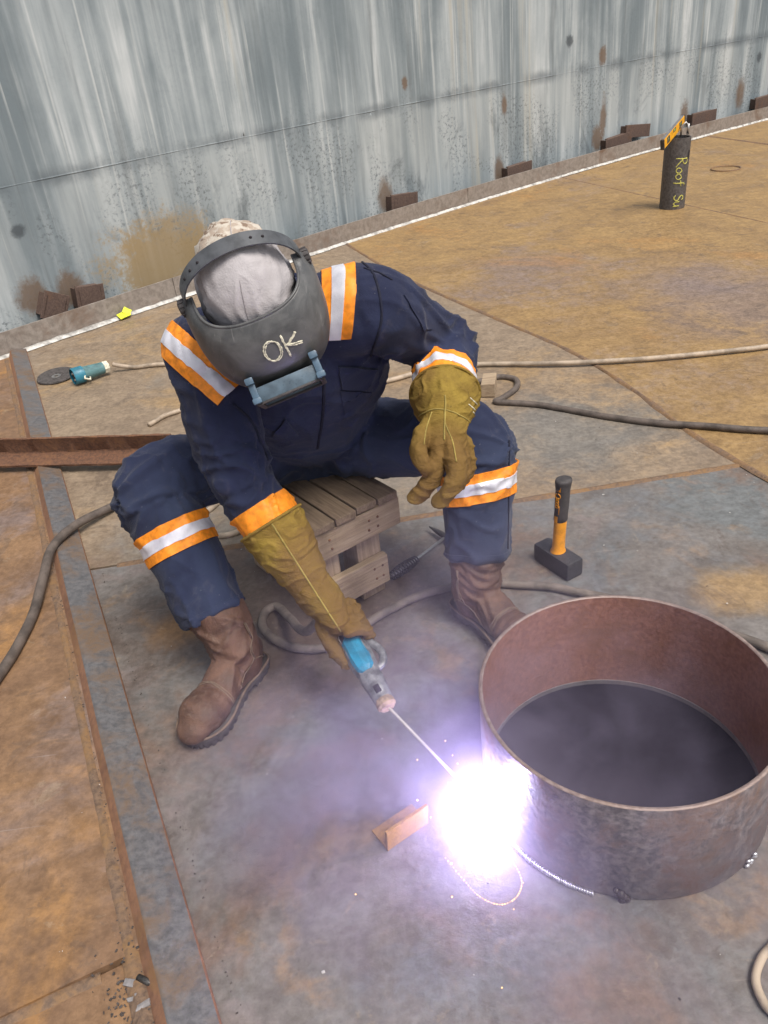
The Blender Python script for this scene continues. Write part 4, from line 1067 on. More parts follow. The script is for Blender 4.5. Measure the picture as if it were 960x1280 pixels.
def boot(heel, d, shin, hem_t, KN, AN):
    heel = Vector((heel[0], heel[1], 0)); d = Vector((d[0], d[1], 0)).normalized(); s = Vector((0, 0, 1)).cross(d)
    def q(a, b, c_): return heel + d * a + s * b + Vector((0, 0, c_))
    prof = [(0.018, .026, .054, .040), (0.03, .044, .064, .050), (0.075, .047, .070, .060), (0.13, .048, .068, .056), (0.18, .052, .060, .046), (0.225, .058, .055, .041), (0.266, .056, .053, .040), (0.290, .045, .046, .032)]
    foot = limb([(*q(a, 0, c_), w_, h_) for a, w_, c_, h_ in [(a_, w0 * .985, c0_, h0) for a_, w0, c0_, h0 in prof]], 5, 22, ref=s)
    toe = ball(q(0.252, 0, .056), (.056, .059, .046), 18, 12, frame_from(d, (0, 0, 1)))
    top = lp(KN, AN, hem_t - 0.10)
    shaft = limb([P(q(0.070, 0, 0.055), .054), P(q(0.074, 0, 0.10), .062), P(lp(q(0.074, 0, .13), top, .3), .070), P(lp(q(0.074, 0, .13), top, .7), .076), P(top, .078)], 5, 20)
    me = remesh(join(foot, toe, shaft), 0.005, 4)
    def fn(co, no):
        an = np.clip(1 - np.linalg.norm(co - np.array(q(0.10, 0, 0.125)), axis=1) / 0.12, 0, 1)
        rel = co - np.array(heel); a = rel @ np.array(d); z = co[:, 2]
        f = np.stack([(a * 0.6 + z) * 34, (a - z) * 6, rel @ np.array(s) * 10], 1)
        n_ = np.clip(1 - np.abs(noise_arr(f * .6, 2.0)) * 3.2, 0, 1) ** 1.4 - .3; m_ = noise_arr(co * 16, 4.0)
        wv = noise_arr(co * 11, 8.0)
        ph = (a * 0.75 + z * 0.95) * 2 * math.pi / 0.042 + wv * 2.6
        vamp = np.clip(1 - np.abs(a - 0.135) / 0.065, 0, 1) * np.clip((z - 0.045) / 0.04, 0, 1)
        fold = ((1 - np.abs(np.sin(ph / 2))) ** 2.2 - .3) * 0.0075 * np.clip(vamp * 1.6, 0, 1)
        sag = ((1 - np.abs(np.sin((z + rel @ np.array(s) * 0.5) * math.pi / 0.052 + wv * 1.5))) ** 2 - .3) * 0.006 * np.clip((z - 0.12) / 0.03, 0, 1)
        cap = np.where((a > 0.205) & (z > .032), 0.0022, 0.0)
        return fold + sag + cap + n_ * 0.015 * an + m_ * 0.0025 + (-0.0035 * np.exp(-((a - 0.205) / 0.006) ** 2)) * (z > .03)
    displace(me, fn)
    b = add("boot", me, M_BOOT, man)
    out = [(-.006, .0), (-0.001, .026), (0.018, .044), (0.075, .048), (0.12, .044), (0.17, .051), (0.22, .063), (0.265, .062), (0.300, .045), (0.317, .018), (0.320, 0)]
    sp = spline(out, 6); loop = [(p[0], p[1]) for p in sp] + [(p[0], -p[1]) for p in reversed(sp[1:-1])]
    V = []; F = []; n = len(loop)
    for zi, (z, g) in enumerate(((0.0, -.002), (0.013, .001), (0.022, .003), (0.030, .003), (0.034, -.001))):
        for li, (a, bb) in enumerate(loop):
            cz = z
            if zi == 0 and 0.085 < a < 0.125: cz = z + 0.013
            gg = g - (0.0045 if zi < 2 and li % 3 == 0 else 0)
            V.append(tuple(q(0.157 + (a - 0.157) * (1 + gg / .157), bb * (1 + gg / .05), cz + 0.0015)))
    for i in range(4):
        for k in range(n): F.append((i * n + k, i * n + (k + 1) % n, (i + 1) * n + (k + 1) % n, (i + 1) * n + k))
    F.append(tuple(range(n - 1, -1, -1))); F.append(tuple(4 * n + k for k in range(n)))
    add("sole", (V, F), M_SOLE, b, True, auto=45)
    wl_ = [q(0.157 + (a - 0.157) * 1.012, bb * 1.03, 0.0365) for a, bb in loop]
    add("welt", tube(wl_ + wl_[:1], (.0032), 6, False), M_BSTITCH, b)
    # stitched seams: toe cap, side panel, top of the vamp
    bm_ = bmesh.new(); bm_.from_mesh(me); tr = BVHTree.FromBMesh(bm_); bm_.free(); o0 = OFF[man]
    def lay(pts, rad=.0016):
        L_ = []
        for p in spline(pts, 8):
            h_ = tr.find_nearest(Vector(p) - o0)
            if h_[0] is not None: L_.append(h_[0] + h_[1] * .0006 + o0)
        add("stitching", tube(L_, rad, 5), M_BSTITCH, b)
    lay([q(.195, sd * .070, .040) if abs(sd) == 1 else q(.205, 0, .13) for sd in (-1, 0, 1)])
    lay([q(.188, sd * .070, .040) if abs(sd) == 1 else q(.198, 0, .13) for sd in (-1, 0, 1)])
    for sd in (-1, 1):
        lay([q(.02, sd * .05, .05), q(.05, sd * .08, .085), q(.10, sd * .08, .10), q(.135, sd * .08, .07), q(.15, sd * .08, .04)])
        lay([q(.10, sd * .08, .10), q(.075, sd * .09, .15), q(.07, sd * .10, .21)])
        lay([q(.108, sd * .08, .10), q(.083, sd * .09, .15), q(.078, sd * .10, .21)])
    return q
boot((-0.385, 1.665), (-0.447, -0.894), None, .74, KNR, ANR)
boot((0.185, 1.805), (0.52, -0.855), None, .74, KNL, ANL)

# --- leather gauntlets
t = NT("glove_leather"); c = t.coord()
n1 = t.noise(c, 16, 6, 0.6, 0.6); n2 = t.noise(c, 90, 5, 0.7); n3 = t.noise(c, 5, 4)
col = t.mix(t.range(n1, 0.3, 0.7), (0.285, 0.195, 0.038), (0.185, 0.118, 0.026))
xyz = t.sep(t.coord())
col = t.mix(t.range(n3, 0.45, 0.68, 0, 0.7), col, (0.17, 0.095, 0.032))
for hc_ in ((0.325, -0.60, 0.27), (0.062, -0.68, -0.068)):
    dd = t.math('ADD', t.dist(c, hc_), t.math('MULTIPLY', t.math('SUBTRACT', n1, 0.5), 0.06))
    col = t.mix(t.range(dd, 0.15, 0.06, 0, 0.9), col, t.mix(n2, (0.115, 0.062, 0.020), (0.20, 0.115, 0.038)))
col = t.mix(t.range(n2, 0.60, 0.74, 0, 0.55), col, (0.075, 0.050, 0.022))
M_GLOVE = t.done(col, 0.85, 0, t.bump(t.math('ADD', n1, t.math('ADD', t.math('MULTIPLY', n2, 0.8), t.math('MULTIPLY', t.noise(t.mapping(c, (18, 18, 60)), 1.3, 6, 0.7, 1.0), 1.6))), 0.75, 0.005), Specular_IOR_Level=0.2)
M_STITCH = plain("glove_stitch", (0.36, 0.27, 0.07), 0.9)
def glove_fn(co, no):
    f = np.stack([co[:, 0] * 20, co[:, 1] * 20, co[:, 2] * 34], 1)
    return (np.clip(1 - np.abs(noise_arr(f, 6.0)) * 3.6, 0, 1) ** 1.5 - .3) * 0.0045 + noise_arr(co * 9, 2.0) * 0.003

# holder axis first: the right hand closes round it
TIP, BAK = Vector((-0.040, 1.241, 0.200)), Vector((-0.142, 1.492, 0.272))
ha = (TIP - BAK).normalized(); HC = BAK + ha * 0.062
pw = WRR - HC; pw = (pw - ha * pw.dot(ha)).normalized(); qw = ha.cross(pw)
if qw.dot(Vector((0, 0, 1.45)) - HC) < 0: qw = -qw
def hl(a, p, q): return HC + ha * a + pw * p + qw * q
pc = []
cuffR = lp(ELR, WRR, .42)
pc.append(limb([P(cuffR, .079), P(lp(cuffR, WRR, .1), .077), P(lp(cuffR, WRR, .4), .070), P(lp(cuffR, WRR, .8), .056), P(WRR, .050), P(lp(WRR, hl(0, .05, 0.008), .5), .046, .046), P(hl(0.0, .05, .006), .030, .050)], 5, 22, ref=tuple(qw), flat_start=True))
for k in range(4):
    o_ = 0.036 - 0.026 * k; rr_ = (.0155, .0165, .016, .014)[k]
    a0 = HC + ha * o_
    def ang(th, r): return a0 + pw * (r * math.cos(th)) + qw * (r * math.sin(th))
    pc.append(limb([P(ang(0.35, .058), rr_ * 1.1), P(ang(1.0, .050), rr_ * 1.12), P(ang(1.75, .044), rr_), P(ang(2.6, .038), rr_ * .95), P(ang(3.4, .034), rr_ * .85)], 4, 12))
pc.append(limb([P(hl(-.02, .055, -.02), .024), P(hl(.015, .035, -.036), .020), P(hl(.045, .012, -.037), .0175), P(hl(.068, -.004, -.033), .015)], 4, 12))
gm = remesh(join(*pc), 0.0034, 2); displace(gm, glove_fn)
gvR = add("glove", gm, M_GLOVE, man); GR = gm.copy(); GR.transform(Matrix.Translation(OFF[man]))

cuffL = lp(ELL, WRL, .76) + Vector((0, -.002, .002))
pc = [limb([P(cuffL, .081), P(lp(cuffL, WRL, .5), .076), P(WRL, .062), P((0.158, 1.600, .672), .050, .040), P((0.152, 1.565, .652), .046, .030)], 5, 22, ref=(1, 0.1, 0), flat_start=True)]
FL = [([(0.140, 1.555, .650), (0.115, 1.507, .606), (0.092, 1.499, .577), (0.070, 1.496, .560)], .0210),
      ([(0.163, 1.532, .646), (0.164, 1.474, .620), (0.143, 1.457, .592), (0.121, 1.455, .567)], .0215),
      ([(0.183, 1.564, .633), (0.180, 1.523, .594), (0.161, 1.514, .567), (0.139, 1.514, .548)], .0180),
      ([(0.200, 1.591, .631), (0.199, 1.557, .594), (0.184, 1.550, .566), (0.165, 1.552, .548)], .0160),
      ([(0.126, 1.610, .682), (0.091, 1.548, .664), (0.090, 1.512, .645), (0.101, 1.497, .628)], .0185)]
for pts, rr_ in FL:
    pc.append(limb([P(pts[0], rr_ * 1.1), P(pts[1], rr_ * 1.05), P(pts[2], rr_ * .95), P(pts[3], rr_ * .85)], 5, 12))
gm = remesh(join(*pc), 0.0034, 2); displace(gm, glove_fn)
gvL = add("glove", gm, M_GLOVE, man)
def cuff_hem(c, ax, r, parent):
    ax = Vector(ax).normalized(); u = ax.orthogonal().normalized(); v = ax.cross(u)
    L_ = [Vector(c) + u * (r * math.cos(a)) + v * (r * math.sin(a)) for a in np.linspace(0, 2 * math.pi, 49)]
    add("cuff_binding", tube(L_, .0036, 8, False), M_GLOVE, parent)
cuff_hem(cuffR + (WRR - cuffR).normalized() * .002, WRR - cuffR, .0785, gvR)
cuff_hem(cuffL + (WRL - cuffL).normalized() * .002, WRL - cuffL, .0800, gvL)
def on_mesh_line(me, pts, dirv, rad, lift=0.0):
    bm = bmesh.new(); bm.from_mesh(me); tr = BVHTree.FromBMesh(bm); bm.free(); out = []
    for p in spline(pts, 8):
        h = tr.ray_cast(Vector(p) + Vector(dirv) * 0.4, -Vector(dirv))
        if h[0] is not None: out.append(h[0] + h[1] * lift)
    return tube(out, rad, 5)
vd_ = (Vector((0, 0, 1.45)) - WRR).normalized()
add("seam", on_mesh_line(GR, [tuple(lp(cuffR, WRR, .02)), tuple(lp(cuffR, WRR, .5)), tuple(WRR), tuple(hl(0.02, .05, .0))], vd_, .0022, 0.0005), M_STITCH, gvR)
GL = gvL.data.copy(); GL.transform(Matrix.Translation(OFF[man]))
vd2 = (Vector((0, 0, 1.45)) - WRL).normalized()
add("seam", on_mesh_line(GL, [tuple(lp(cuffL, WRL, .1)), tuple(lp(cuffL, WRL, .7)), (0.155, 1.60, .672), (0.150, 1.57, .655)], vd2, .0022, 0.0005), M_STITCH, gvL)

for ln in ([(0.097, 1.587, 0.71), (0.13, 1.593, 0.719), (0.164, 1.59, 0.714), (0.197, 1.58, 0.697), (0.222, 1.566, 0.675)], [(0.157, 1.59, 0.715), (0.155, 1.575, 0.69), (0.166, 1.554, 0.656), (0.169, 1.533, 0.621)], [(0.129, 1.59, 0.715), (0.113, 1.573, 0.686), (0.104, 1.555, 0.657)]):
    add("seam", on_mesh_line(GL, ln, vd2, .0017, 0.0004), M_STITCH, gvL)
for ln in ([(0.216, 1.601, 0.733), (0.231, 1.593, 0.719)], [(0.211, 1.594, 0.721), (0.226, 1.586, 0.708)], [(0.219, 1.585, 0.706), (0.228, 1.579, 0.697)]):
    add("stamp_mark", on_mesh_line(GL, ln, vd2, .0014, 0.0002), M_CHALKW, gvL)
# --- head, cap
HEAD = Vector((-0.216, 1.597, 1.025))
HF = Vector((0.28, -0.43, -0.86)).normalized()
HS = -(cr * 0.94 + cu * 0.34); HS = (HS - HF * HS.dot(HF)).normalized(); HU = HS.cross(HF)
HM = Matrix(((HS.x, HF.x, HU.x, HEAD.x), (HS.y, HF.y, HU.y, HEAD.y), (HS.z, HF.z, HU.z, HEAD.z), (0, 0, 0, 1)))
def hp_(x, y, z): return HM @ Vector((x, y, z))
t = NT("skin"); c = t.coord()
M_SKIN = t.done(t.mix(t.noise(c, 25, 4), (0.10, 0.052, 0.034), (0.15, 0.082, 0.055)), 0.55, 0, t.bump(t.noise(c, 120, 3), 0.2, 0.001))
NECK0 = Vector((-0.183, 1.745, 0.915))
hv = [xf(ball((0, -.004, .0), (.076, .096, .105), 24, 16), HM), xf(ball((0, .028, -.065), (.055, .062, .062), 20, 12), HM),
      xf(ball((0, .100, -.030), (.014, .018, .022), 12, 8), HM), xf(ball((0, .086, -.078), (.026, .014, .012), 12, 8), HM),
      xf(ball((.079, -.006, -.025), (.008, .018, .030), 12, 8), HM), xf(ball((-.079, -.006, -.025), (.008, .018, .030), 12, 8), HM),
      xf(ball((.032, .088, -.008), (.014, .010, .010), 10, 8), HM), xf(ball((-.032, .088, -.008), (.014, .010, .010), 10, 8), HM),
      limb([P(NECK0, .062), P(lp(NECK0, hp_(0, -.03, -.06), .6), .056), P(hp_(0, -.02, -.04), .058)], 4, 16)]
add("head", remesh(join(*hv), 0.005, 3), M_SKIN, man)
t = NT("cap_cloth"); c = t.coord("Generated"); o_ = t.coord()
n1 = t.noise(o_, 22, 6, 0.6, 0.7); n2 = t.noise(o_, 300, 2)
st = t.math('MULTIPLY', t.range(t.math('ADD', t.sep(c)[1], t.math('MULTIPLY', t.math('SUBTRACT', n1, 0.5), 0.25)), 0.34, 0.26), 1.0)
col = t.mix(t.range(n1, 0.4, 0.75, 0, 0.7), (0.43, 0.405, 0.415), (0.31, 0.29, 0.295))
camo = t.mix(t.range(t.noise(o_, 60, 3, 0.5, 0.5), 0.42, 0.58), (0.36, 0.29, 0.23), (0.50, 0.45, 0.38))
camo = t.mix(t.range(t.noise(t.mapping(o_, loc=(3, 1, 2)), 55, 3), 0.56, 0.64), camo, (0.20, 0.14, 0.10))
M_CAP = t.done(t.mix(st, col, camo), 0.9, 0, t.bump(t.math('ADD', t.math('MULTIPLY', n1, 3), n2), 0.35, 0.003))
def cap_pt(th, ph, g=0.0):     # th round, ph 0 at the crown
    rx, ry, rz = 0.094 + g, (0.112 if math.sin(th) > 0 else 0.126) + g, 0.098 + g
    return Vector((rx * math.sin(ph) * math.cos(th), -0.002 + ry * math.sin(ph) * math.sin(th), 0.020 + rz * math.cos(ph)))
V = []; F = []; nr, ns = 26, 72
for i in range(nr + 1):
    ph = 1e-3 + (1.98 - 1e-3) * i / nr
    for k in range(ns):
        th = 2 * math.pi * k / ns; p = cap_pt(th, ph)
        wob = 0.004 * noise.noise((p.x * 20, p.y * 20, p.z * 20)) - 0.0012 * max(0, 1 - abs(((th / (math.pi / 3) + .5) % 1) - .5) * 16) * min(1, ph * 1.5)
        wob += 0.006 * (0.2 + math.sin(ph)) * (max(0, 1 - abs(noise.noise((p.x * 26, p.y * 10, p.z * 34))) * 4) ** 1.5 - .3)
        V.append(tuple(p + p.normalized() * wob))
for i in range(nr):
    for k in range(ns): F.append((i * ns + k, (i + 1) * ns + k, (i + 1) * ns + (k + 1) % ns, i * ns + (k + 1) % ns))
F.append(tuple(range(ns)))
# local mesh so the Generated axes follow the head
me = mesh_of(V, F); me.name = "cap"; me.materials.append(M_CAP)
cap = bpy.data.objects.new("cap", me); COL.objects.link(cap); cap.parent = man
cap.matrix_local = Matrix.Translation(-OFF[man]) @ HM; OFF[cap] = OFF[man]
sm = cap.modifiers.new("thick", 'SOLIDIFY'); sm.thickness = 0.003
M_CAPSEAM = plain("cap_seam", (0.40, 0.37, 0.38), 0.9)
def local_add(name, vf, mat, parent, auto=None):
    o = add(name, xf(vf, HM), mat, parent, True, auto=auto); return o
sm_ = []
for k in (1, 4):
    th = math.pi / 3 * k + 0.25
    sm_.append(tube([cap_pt(th, 0.05 + 1.6 * i / 24, -0.0005) for i in range(25)], 0.0009, 5))
o = bpy.data.objects.new("cap_seam", mesh_of(*join(*sm_))); COL.objects.link(o); o.parent = cap; o.data.materials.append(M_CAPSEAM)

# --- collar and chest details cut from the coverall's own surface
col_pts = [NECK0 + side * (0.088 * math.cos(a)) + Vector((0, -0.42, 0.90)).normalized() * (0.02) + Vector((0.0, 0.86, 0.45)) * (0.080 * math.sin(a)) for a in np.linspace(-1.1, math.pi + 1.1, 24)]
add("collar", tube(col_pts, [(.030, .010)] * 24, 10, True, (0, -.42, .90)), M_NAVY, man)

# ------------------------------------------------------------------ welding mask
mask = empty("welding_mask", tuple(HEAD), "dark grey welding mask with OK chalked on its brow, worn by the welder", "welding mask")
PROF = [(.098, .082, .105), (.086, .120, .117), (.058, .160, .128), (.020, .185, .134), (-.05, .192, .135), (-.12, .180, .120), (-.18, .150, .104), (-.205, .125, .092)]
def shell(s, tt):
    q = spline_at(PROF, tt); z, yf, w_ = q
    th = s * math.pi / 2
    x = w_ * math.copysign(abs(math.sin(th)) ** 0.80, th)
    y0 = -0.012
    y = y0 + (yf - y0) * max(0.0, math.cos(th)) ** 0.62
    zz = z - 0.045 * abs(s) ** 3 * max(0, 1 - tt * 1.6)      # brow edge sinks towards the pivots
    return Vector((x, y, zz))
_PS = spline(PROF, 10)
def spline_at(pr, tt):
    i = tt * (len(_PS) - 1); a = int(min(i, len(_PS) - 2)); f = i - a
    return _PS[a] * (1 - f) + _PS[a + 1] * f
t = NT("mask_shell"); c = t.coord()
n1 = t.noise(c, 18, 6, 0.65, 0.6); n2 = t.noise(c, 90, 5, 0.7)
col = t.mix(t.range(n1, 0.35, 0.7), (0.062, 0.064, 0.066), (0.115, 0.115, 0.115))
col = t.mix(t.range(n2, 0.6, 0.75, 0, 0.5), col, (0.19, 0.175, 0.16))
scr = t.range(t.noise(t.mapping(c, (60, 6, 9), rot=(.4, .2, .9)), 2.0, 4, .6), .66, .72, 0, .35)
col = t.mix(scr, col, (0.26, 0.25, 0.24))
M_MASK = t.done(col, t.range(n1, 0.3, 0.7, 0.34, 0.55), 0.0, t.bump(n2, 0.2, 0.002))
V = []; F = []; ni, nj = 40, 48
for i in range(ni + 1):
    for j in range(nj + 1):
        V.append(tuple(shell(-1 + 2 * j / nj, i / ni)))
for i in range(ni):
    for j in range(nj): F.append((i * (nj + 1) + j, (i + 1) * (nj + 1) + j, (i + 1) * (nj + 1) + j + 1, i * (nj + 1) + j + 1))
sh = local_add("shell", (V, F), M_MASK, mask)
sd_ = sh.modifiers.new("thick", 'SOLIDIFY'); sd_.thickness = 0.0035; sd_.offset = 0
bm = bmesh.new(); bm.from_mesh(mesh_of(V, F)); STREE = BVHTree.FromBMesh(bm); bm.free()
def on_shell(x, y):
    h = STREE.ray_cast(Vector((x, y, 0.4)), Vector((0, 0, -1)))
    return HM @ ((h[0] if h[0] is not None else Vector((x, y, 0.05))) + Vector((0, 0.001, 0.0022)))
add("chalk_mark", write("OK", -0.016, 0.036, {'O': 1.12, 'K': 1}, lambda x, y: on_shell(-x, 0.160 - y * 0.95), 0.0025), M_CHALKW, sh)
add("rolled_edge", xf(tube([shell(-1 + 2 * j / 60, 0.0) for j in range(61)], 0.0032, 8), HM), M_MASK, sh)
M_HOLD = plain("lens_holder_blue_grey", (0.105, 0.155, 0.20), 0.35, 0, 0.3)
M_CLIP = plain("clip_blue", (0.09, 0.15, 0.215), 0.4, 0, 0.25)
t = NT("dark_lens"); M_LENS = t.done((0.006, 0.010, 0.008), 0.08, 0)
fr = local_add("lens_holder", join(box((0, .206, .034), (.136, .030, .008), None, .002), box((0, .206, -.070), (.136, .030, .008), None, .002), box((.064, .206, -.018), (.008, .030, .096), None, .002), box((-.064, .206, -.018), (.008, .030, .096), None, .002)), M_HOLD, mask, 40)
lf_ = local_add("lens_lip", join(box((0, .223, .0345), (.142, .005, .012), None, .0015), box((0, .223, -.070), (.142, .005, .012), None, .0015), box((.066, .223, -.018), (.010, .005, .094), None, .0015), box((-.066, .223, -.018), (.010, .005, .094), None, .0015)), M_GRIP, fr, 40)
local_add("lens", box((0, .214, -.018), (.122, .004, .096), None), M_LENS, fr, 40)
for sx in (-1, 1):
    local_add("clip", join(box((.067 * sx, .194, .040), (.014, .052, .010), None, .003), box((.067 * sx, .216, .046), (.018, .012, .014), None, .003), box((.067 * sx, .176, .047), (.017, .014, .014), None, .003)), M_CLIP, mask, 40)
# headgear strap over the cap, pivots and knobs
M_STRAP = plain("strap_plastic", (0.085, 0.090, 0.098), 0.42, 0, 0.3, 30)
V = []; F = []; n = 48
for i in range(n + 1):
    ph = math.pi * i / n; cth, sth = math.cos(ph), math.sin(ph)
    cpt = Vector((0.119 * cth, -0.004 - 0.052 * sth ** 0.9, 0.030 + 0.090 * sth ** .8)); nn_ = Vector((cpt.x * 1.0, cpt.y * 0.9, cpt.z - 0.01)).normalized()
    tt = Vector((-0.119 * sth, -0.052 * cth, 0.090 * cth)).normalized(); wd = nn_.cross(tt).normalized()
    hw_ = 0.013 + 0.004 * sth
    for a, b in ((-1, 0), (1, 0), (1, .003), (-1, .003)):
        V.append(tuple(cpt + wd * (hw_ * a) + nn_ * b))
for i in range(n):
    for k in range(4): F.append((i * 4 + k, i * 4 + (k + 1) % 4, i * 4 + 4 + (k + 1) % 4, i * 4 + 4 + k))
F.append((3, 2, 1, 0)); F.append(tuple(n * 4 + k for k in range(4)))
stp = local_add("headband", (V, F), M_STRAP, mask, 40)
slots = []
for i in (10, 13, 16, 30, 33):
    a = Vector(V[i * 4 + 2]); b = Vector(V[i * 4 + 3]); cc = (a + b) / 2
    slots.append(ball(cc, .0032, 8, 6))
for sl_ in slots: local_add("adjust_hole", sl_, M_VOID, stp)
for sx in (-1, 1):
    kx = Matrix.Translation((.118 * sx, -.006, .028)) @ Matrix.Rotation(math.pi / 2 * sx, 4, 'Y')
    kp = []
    for k in range(12): 
        a = 2 * math.pi * k / 12; kp.append(xf(box((.0155 * math.cos(a), .0155 * math.sin(a), .010), (.005, .005, .014), Matrix.Rotation(a, 3, 'Z'), .001), kx))
    local_add("pivot_knob", join(xf(lathe([(.0165, 0), (.0165, .016), (.012, .019)], 24), kx), *kp), M_GRIP, mask, 40)
    local_add("pivot_bracket", join(box((.111 * sx, .012, .030), (.006, .050, .026), None, .002), tube([Vector((.112 * sx, .03, .04)), Vector((.114 * sx, .045, .058)), Vector((.110 * sx, .03, .066))], .003, 6)), M_STRAP, mask, 40)

# ------------------------------------------------------------------ electrode holder, electrode, welding cable
hold = empty("electrode_holder", tuple(HC), "blue and grey electrode holder gripped in the welder's glove", "electrode holder")
M_HBLUE = plain("holder_blue", (0.015, 0.26, 0.44), 0.4, 0, 0.25, 30)
M_HGREY = plain("holder_fibre_grey", (0.26, 0.265, 0.28), 0.42, 0.3, 0.5, 55, 0.5)
M_HTIP = plain("holder_worn_tip", (0.42, 0.30, 0.20), 0.8, 0, 0.4, 90, 0.6)
hu = (Vector((0, 0, 1.45)) - TIP); hu = (hu - ha * hu.dot(ha)).normalized()
LT = (TIP - BAK).length
def hsect(a, rr, up=0.0): return [BAK + ha * q + hu * up for q in a], rr
add("handle", tube([BAK, BAK + ha * .01, BAK + ha * .09, BAK + ha * .105], [.019, .021, .021, .024], 18, True, hu), M_GRIP, hold, True, auto=40)
pth, rr_ = hsect((.090, .100, .120, .165, .195), [(.020, .022), (.026, .030), (.027, .033), (.025, .030), (.020, .024)])
add("body", tube(pth, rr_, 8, True, hu), M_HGREY, hold, True, auto=30)
pth, rr_ = hsect((.086, .096, .150, .176, .186), [(.010, .014), (.0150, .0225), (.0150, .0235), (.0130, .0205), (.007, .012)], .0165)
add("insulating_cover", tube(pth, rr_, 8, True, hu), M_HBLUE, hold, True, auto=25)
pth, rr_ = hsect((.186, .200, LT - .018, LT - .013), [(.022, .025), (.023, .027), (.018, .0215), (.015, .018)])
jw = add("jaw", tube(pth, rr_, 14, True, hu), M_HGREY, hold, True, auto=40)
add("screw_recess", tube([BAK + ha * (LT - .052) + hu * .0195, BAK + ha * (LT - .034) + hu * .0175], [(.004, .007)] * 2, 10, True, hu), M_VOID, jw)
add("tip", tube([BAK + ha * (LT - .022), BAK + ha * (LT - .006), BAK + ha * LT], [(.019, .021), (.020, .022), (.014, .016)], 16, True, hu), M_HTIP, hold, True, auto=40)
lvr = (cr - ha * cr.dot(ha)).normalized()
add("lever", tube(spline([tuple(BAK + ha * .085 + lvr * .026 + hu * .006), tuple(BAK + ha * .118 + lvr * .040 + hu * .010), tuple(BAK + ha * .150 + lvr * .050 + hu * .010), tuple(BAK + ha * .174 + lvr * .042 + hu * .008), tuple(BAK + ha * .182 + lvr * .024 + hu * .004)], 5), [(.006, .0095)] * 21, 10, True, hu), M_HGREY, hold)
ARC = Vector((0.146, 1.076, 0.034))
t = NT("rod_flux"); c = t.coord()
M_ROD = t.done(t.mix(t.noise(c, 60, 4), (0.62, 0.58, 0.56), (0.48, 0.44, 0.42)), 0.7, 0)
es = TIP - ha * .008; ed_ = (ARC - es); ee = es + ed_ * 0.955
el = add("electrode", tube([es, es + ed_ * 0.5, ee], [.0032, .0034, .0032], 10), M_ROD, None, True, loc=tuple(es))
tag(el, "thin pale welding rod running from the holder down to the arc", "welding rod")
z2 = 0.0135
cable("welding_cable", [tuple(BAK + ha * .004), tuple(BAK - ha * .05 + Vector((0, 0, -.03))), (-0.235, 1.60, .14), (-0.30, 1.78, .05), (-0.345, 1.885, z2), (-0.378, 1.865, z2), (-0.382, 1.80, z2), (-0.345, 1.738, z2), (-0.283, 1.690, z2), (-0.206, 1.676, z2), (-0.13, 1.715, z2), (-0.069, 1.772, z2), (-0.01, 1.812, z2), (0.063, 1.851, z2), (0.12, 1.87, z2), (0.20, 1.885, z2), (0.256, 1.885, z2), (0.369, 1.853, z2), (0.456, 1.825, z2), (0.516, 1.79, z2), (0.62, 1.73, z2), (0.76, 1.62, z2), (0.90, 1.501, z2), (1.05, 1.35, z2), (1.4, 1.2, z2)], 0.0125, M_CABLE2,
      "thick brown welding cable curling on the deck from the holder past the boots and ring")

# ------------------------------------------------------------------ arc, its light, fume and sparks
t = NT("arc_plasma"); t.n.remove(t.b)
em = t.n.new("ShaderNodeEmission"); em.inputs[0].default_value = (0.82, 0.86, 1.0, 1); em.inputs[1].default_value = 200.0
t.l.new(em.outputs[0], t.out.inputs[0]); M_ARC = t.m
V, F = ball((0, 0, 0), (.016, .014, .018), 20, 14)
V = [tuple(Vector(p) * (1 + 0.35 * noise.noise((p[0] * 90, p[1] * 90, p[2] * 90))) + ARC) for p in V]
arc = empty("welding_arc", tuple(ARC), "blinding white welding arc at the foot of the steel ring", "welding arc")
add("plasma", (V, F), M_ARC, arc)
al = bpy.data.lights.new("arc_light", 'POINT'); al.energy = 3.4; al.color = (0.60, 0.50, 1.0); al.shadow_soft_size = 0.012
alo = bpy.data.objects.new("arc_light", al); COL.objects.link(alo); alo.location = ARC + Vector((-0.014, -0.008, 0.052))

t = NT("welding_fume"); t.n.remove(t.b)
pv_ = t.n.new("ShaderNodeVolumePrincipled"); c = t.coord()
rad = t.dist(c, (0, 0, 0)); wis = t.noise(c, 5.5, 4, 0.6, 0.8)
bloom_core = t.math('POWER', t.math('SUBTRACT', 1.0, t.math('DIVIDE', rad, 0.34), True), 3.4)  # density close to the arc raised to imitate lens bloom within the fume
body = t.math('POWER', t.math('SUBTRACT', 1.0, t.math('DIVIDE', rad, 0.80), True), 1.6)
drift = t.math('POWER', t.math('SUBTRACT', 1.0, t.dist(c, (-0.28, 0.06, 0.02), (2.3, 2.6, 3.2)), True), 1.2)
wsp = t.range(wis, 0.40, 0.64, 0.06, 1.6)
dens = t.math('ADD', t.math('MULTIPLY', bloom_core, 9.0), t.math('MULTIPLY', wsp, t.math('ADD', t.math('MULTIPLY', body, 1.15), t.math('MULTIPLY', drift, 2.2))))
t.l.new(dens, pv_.inputs["Density"])
pv_.inputs["Color"].default_value = (0.80, 0.70, 0.98, 1); pv_.inputs["Anisotropy"].default_value = 0.0
t.l.new(pv_.outputs[0], t.out.inputs["Volume"])
fv = ball(tuple(ARC + Vector((0, 0, 0.0))), (.80, .80, .80), 24, 16)
fo = add("welding_fume", fv, t.m, None, True, loc=tuple(ARC)); fo["kind"] = "stuff"; fo["label"] = "pale violet welding fume drifting round the arc, thickened near it to imitate bloom"

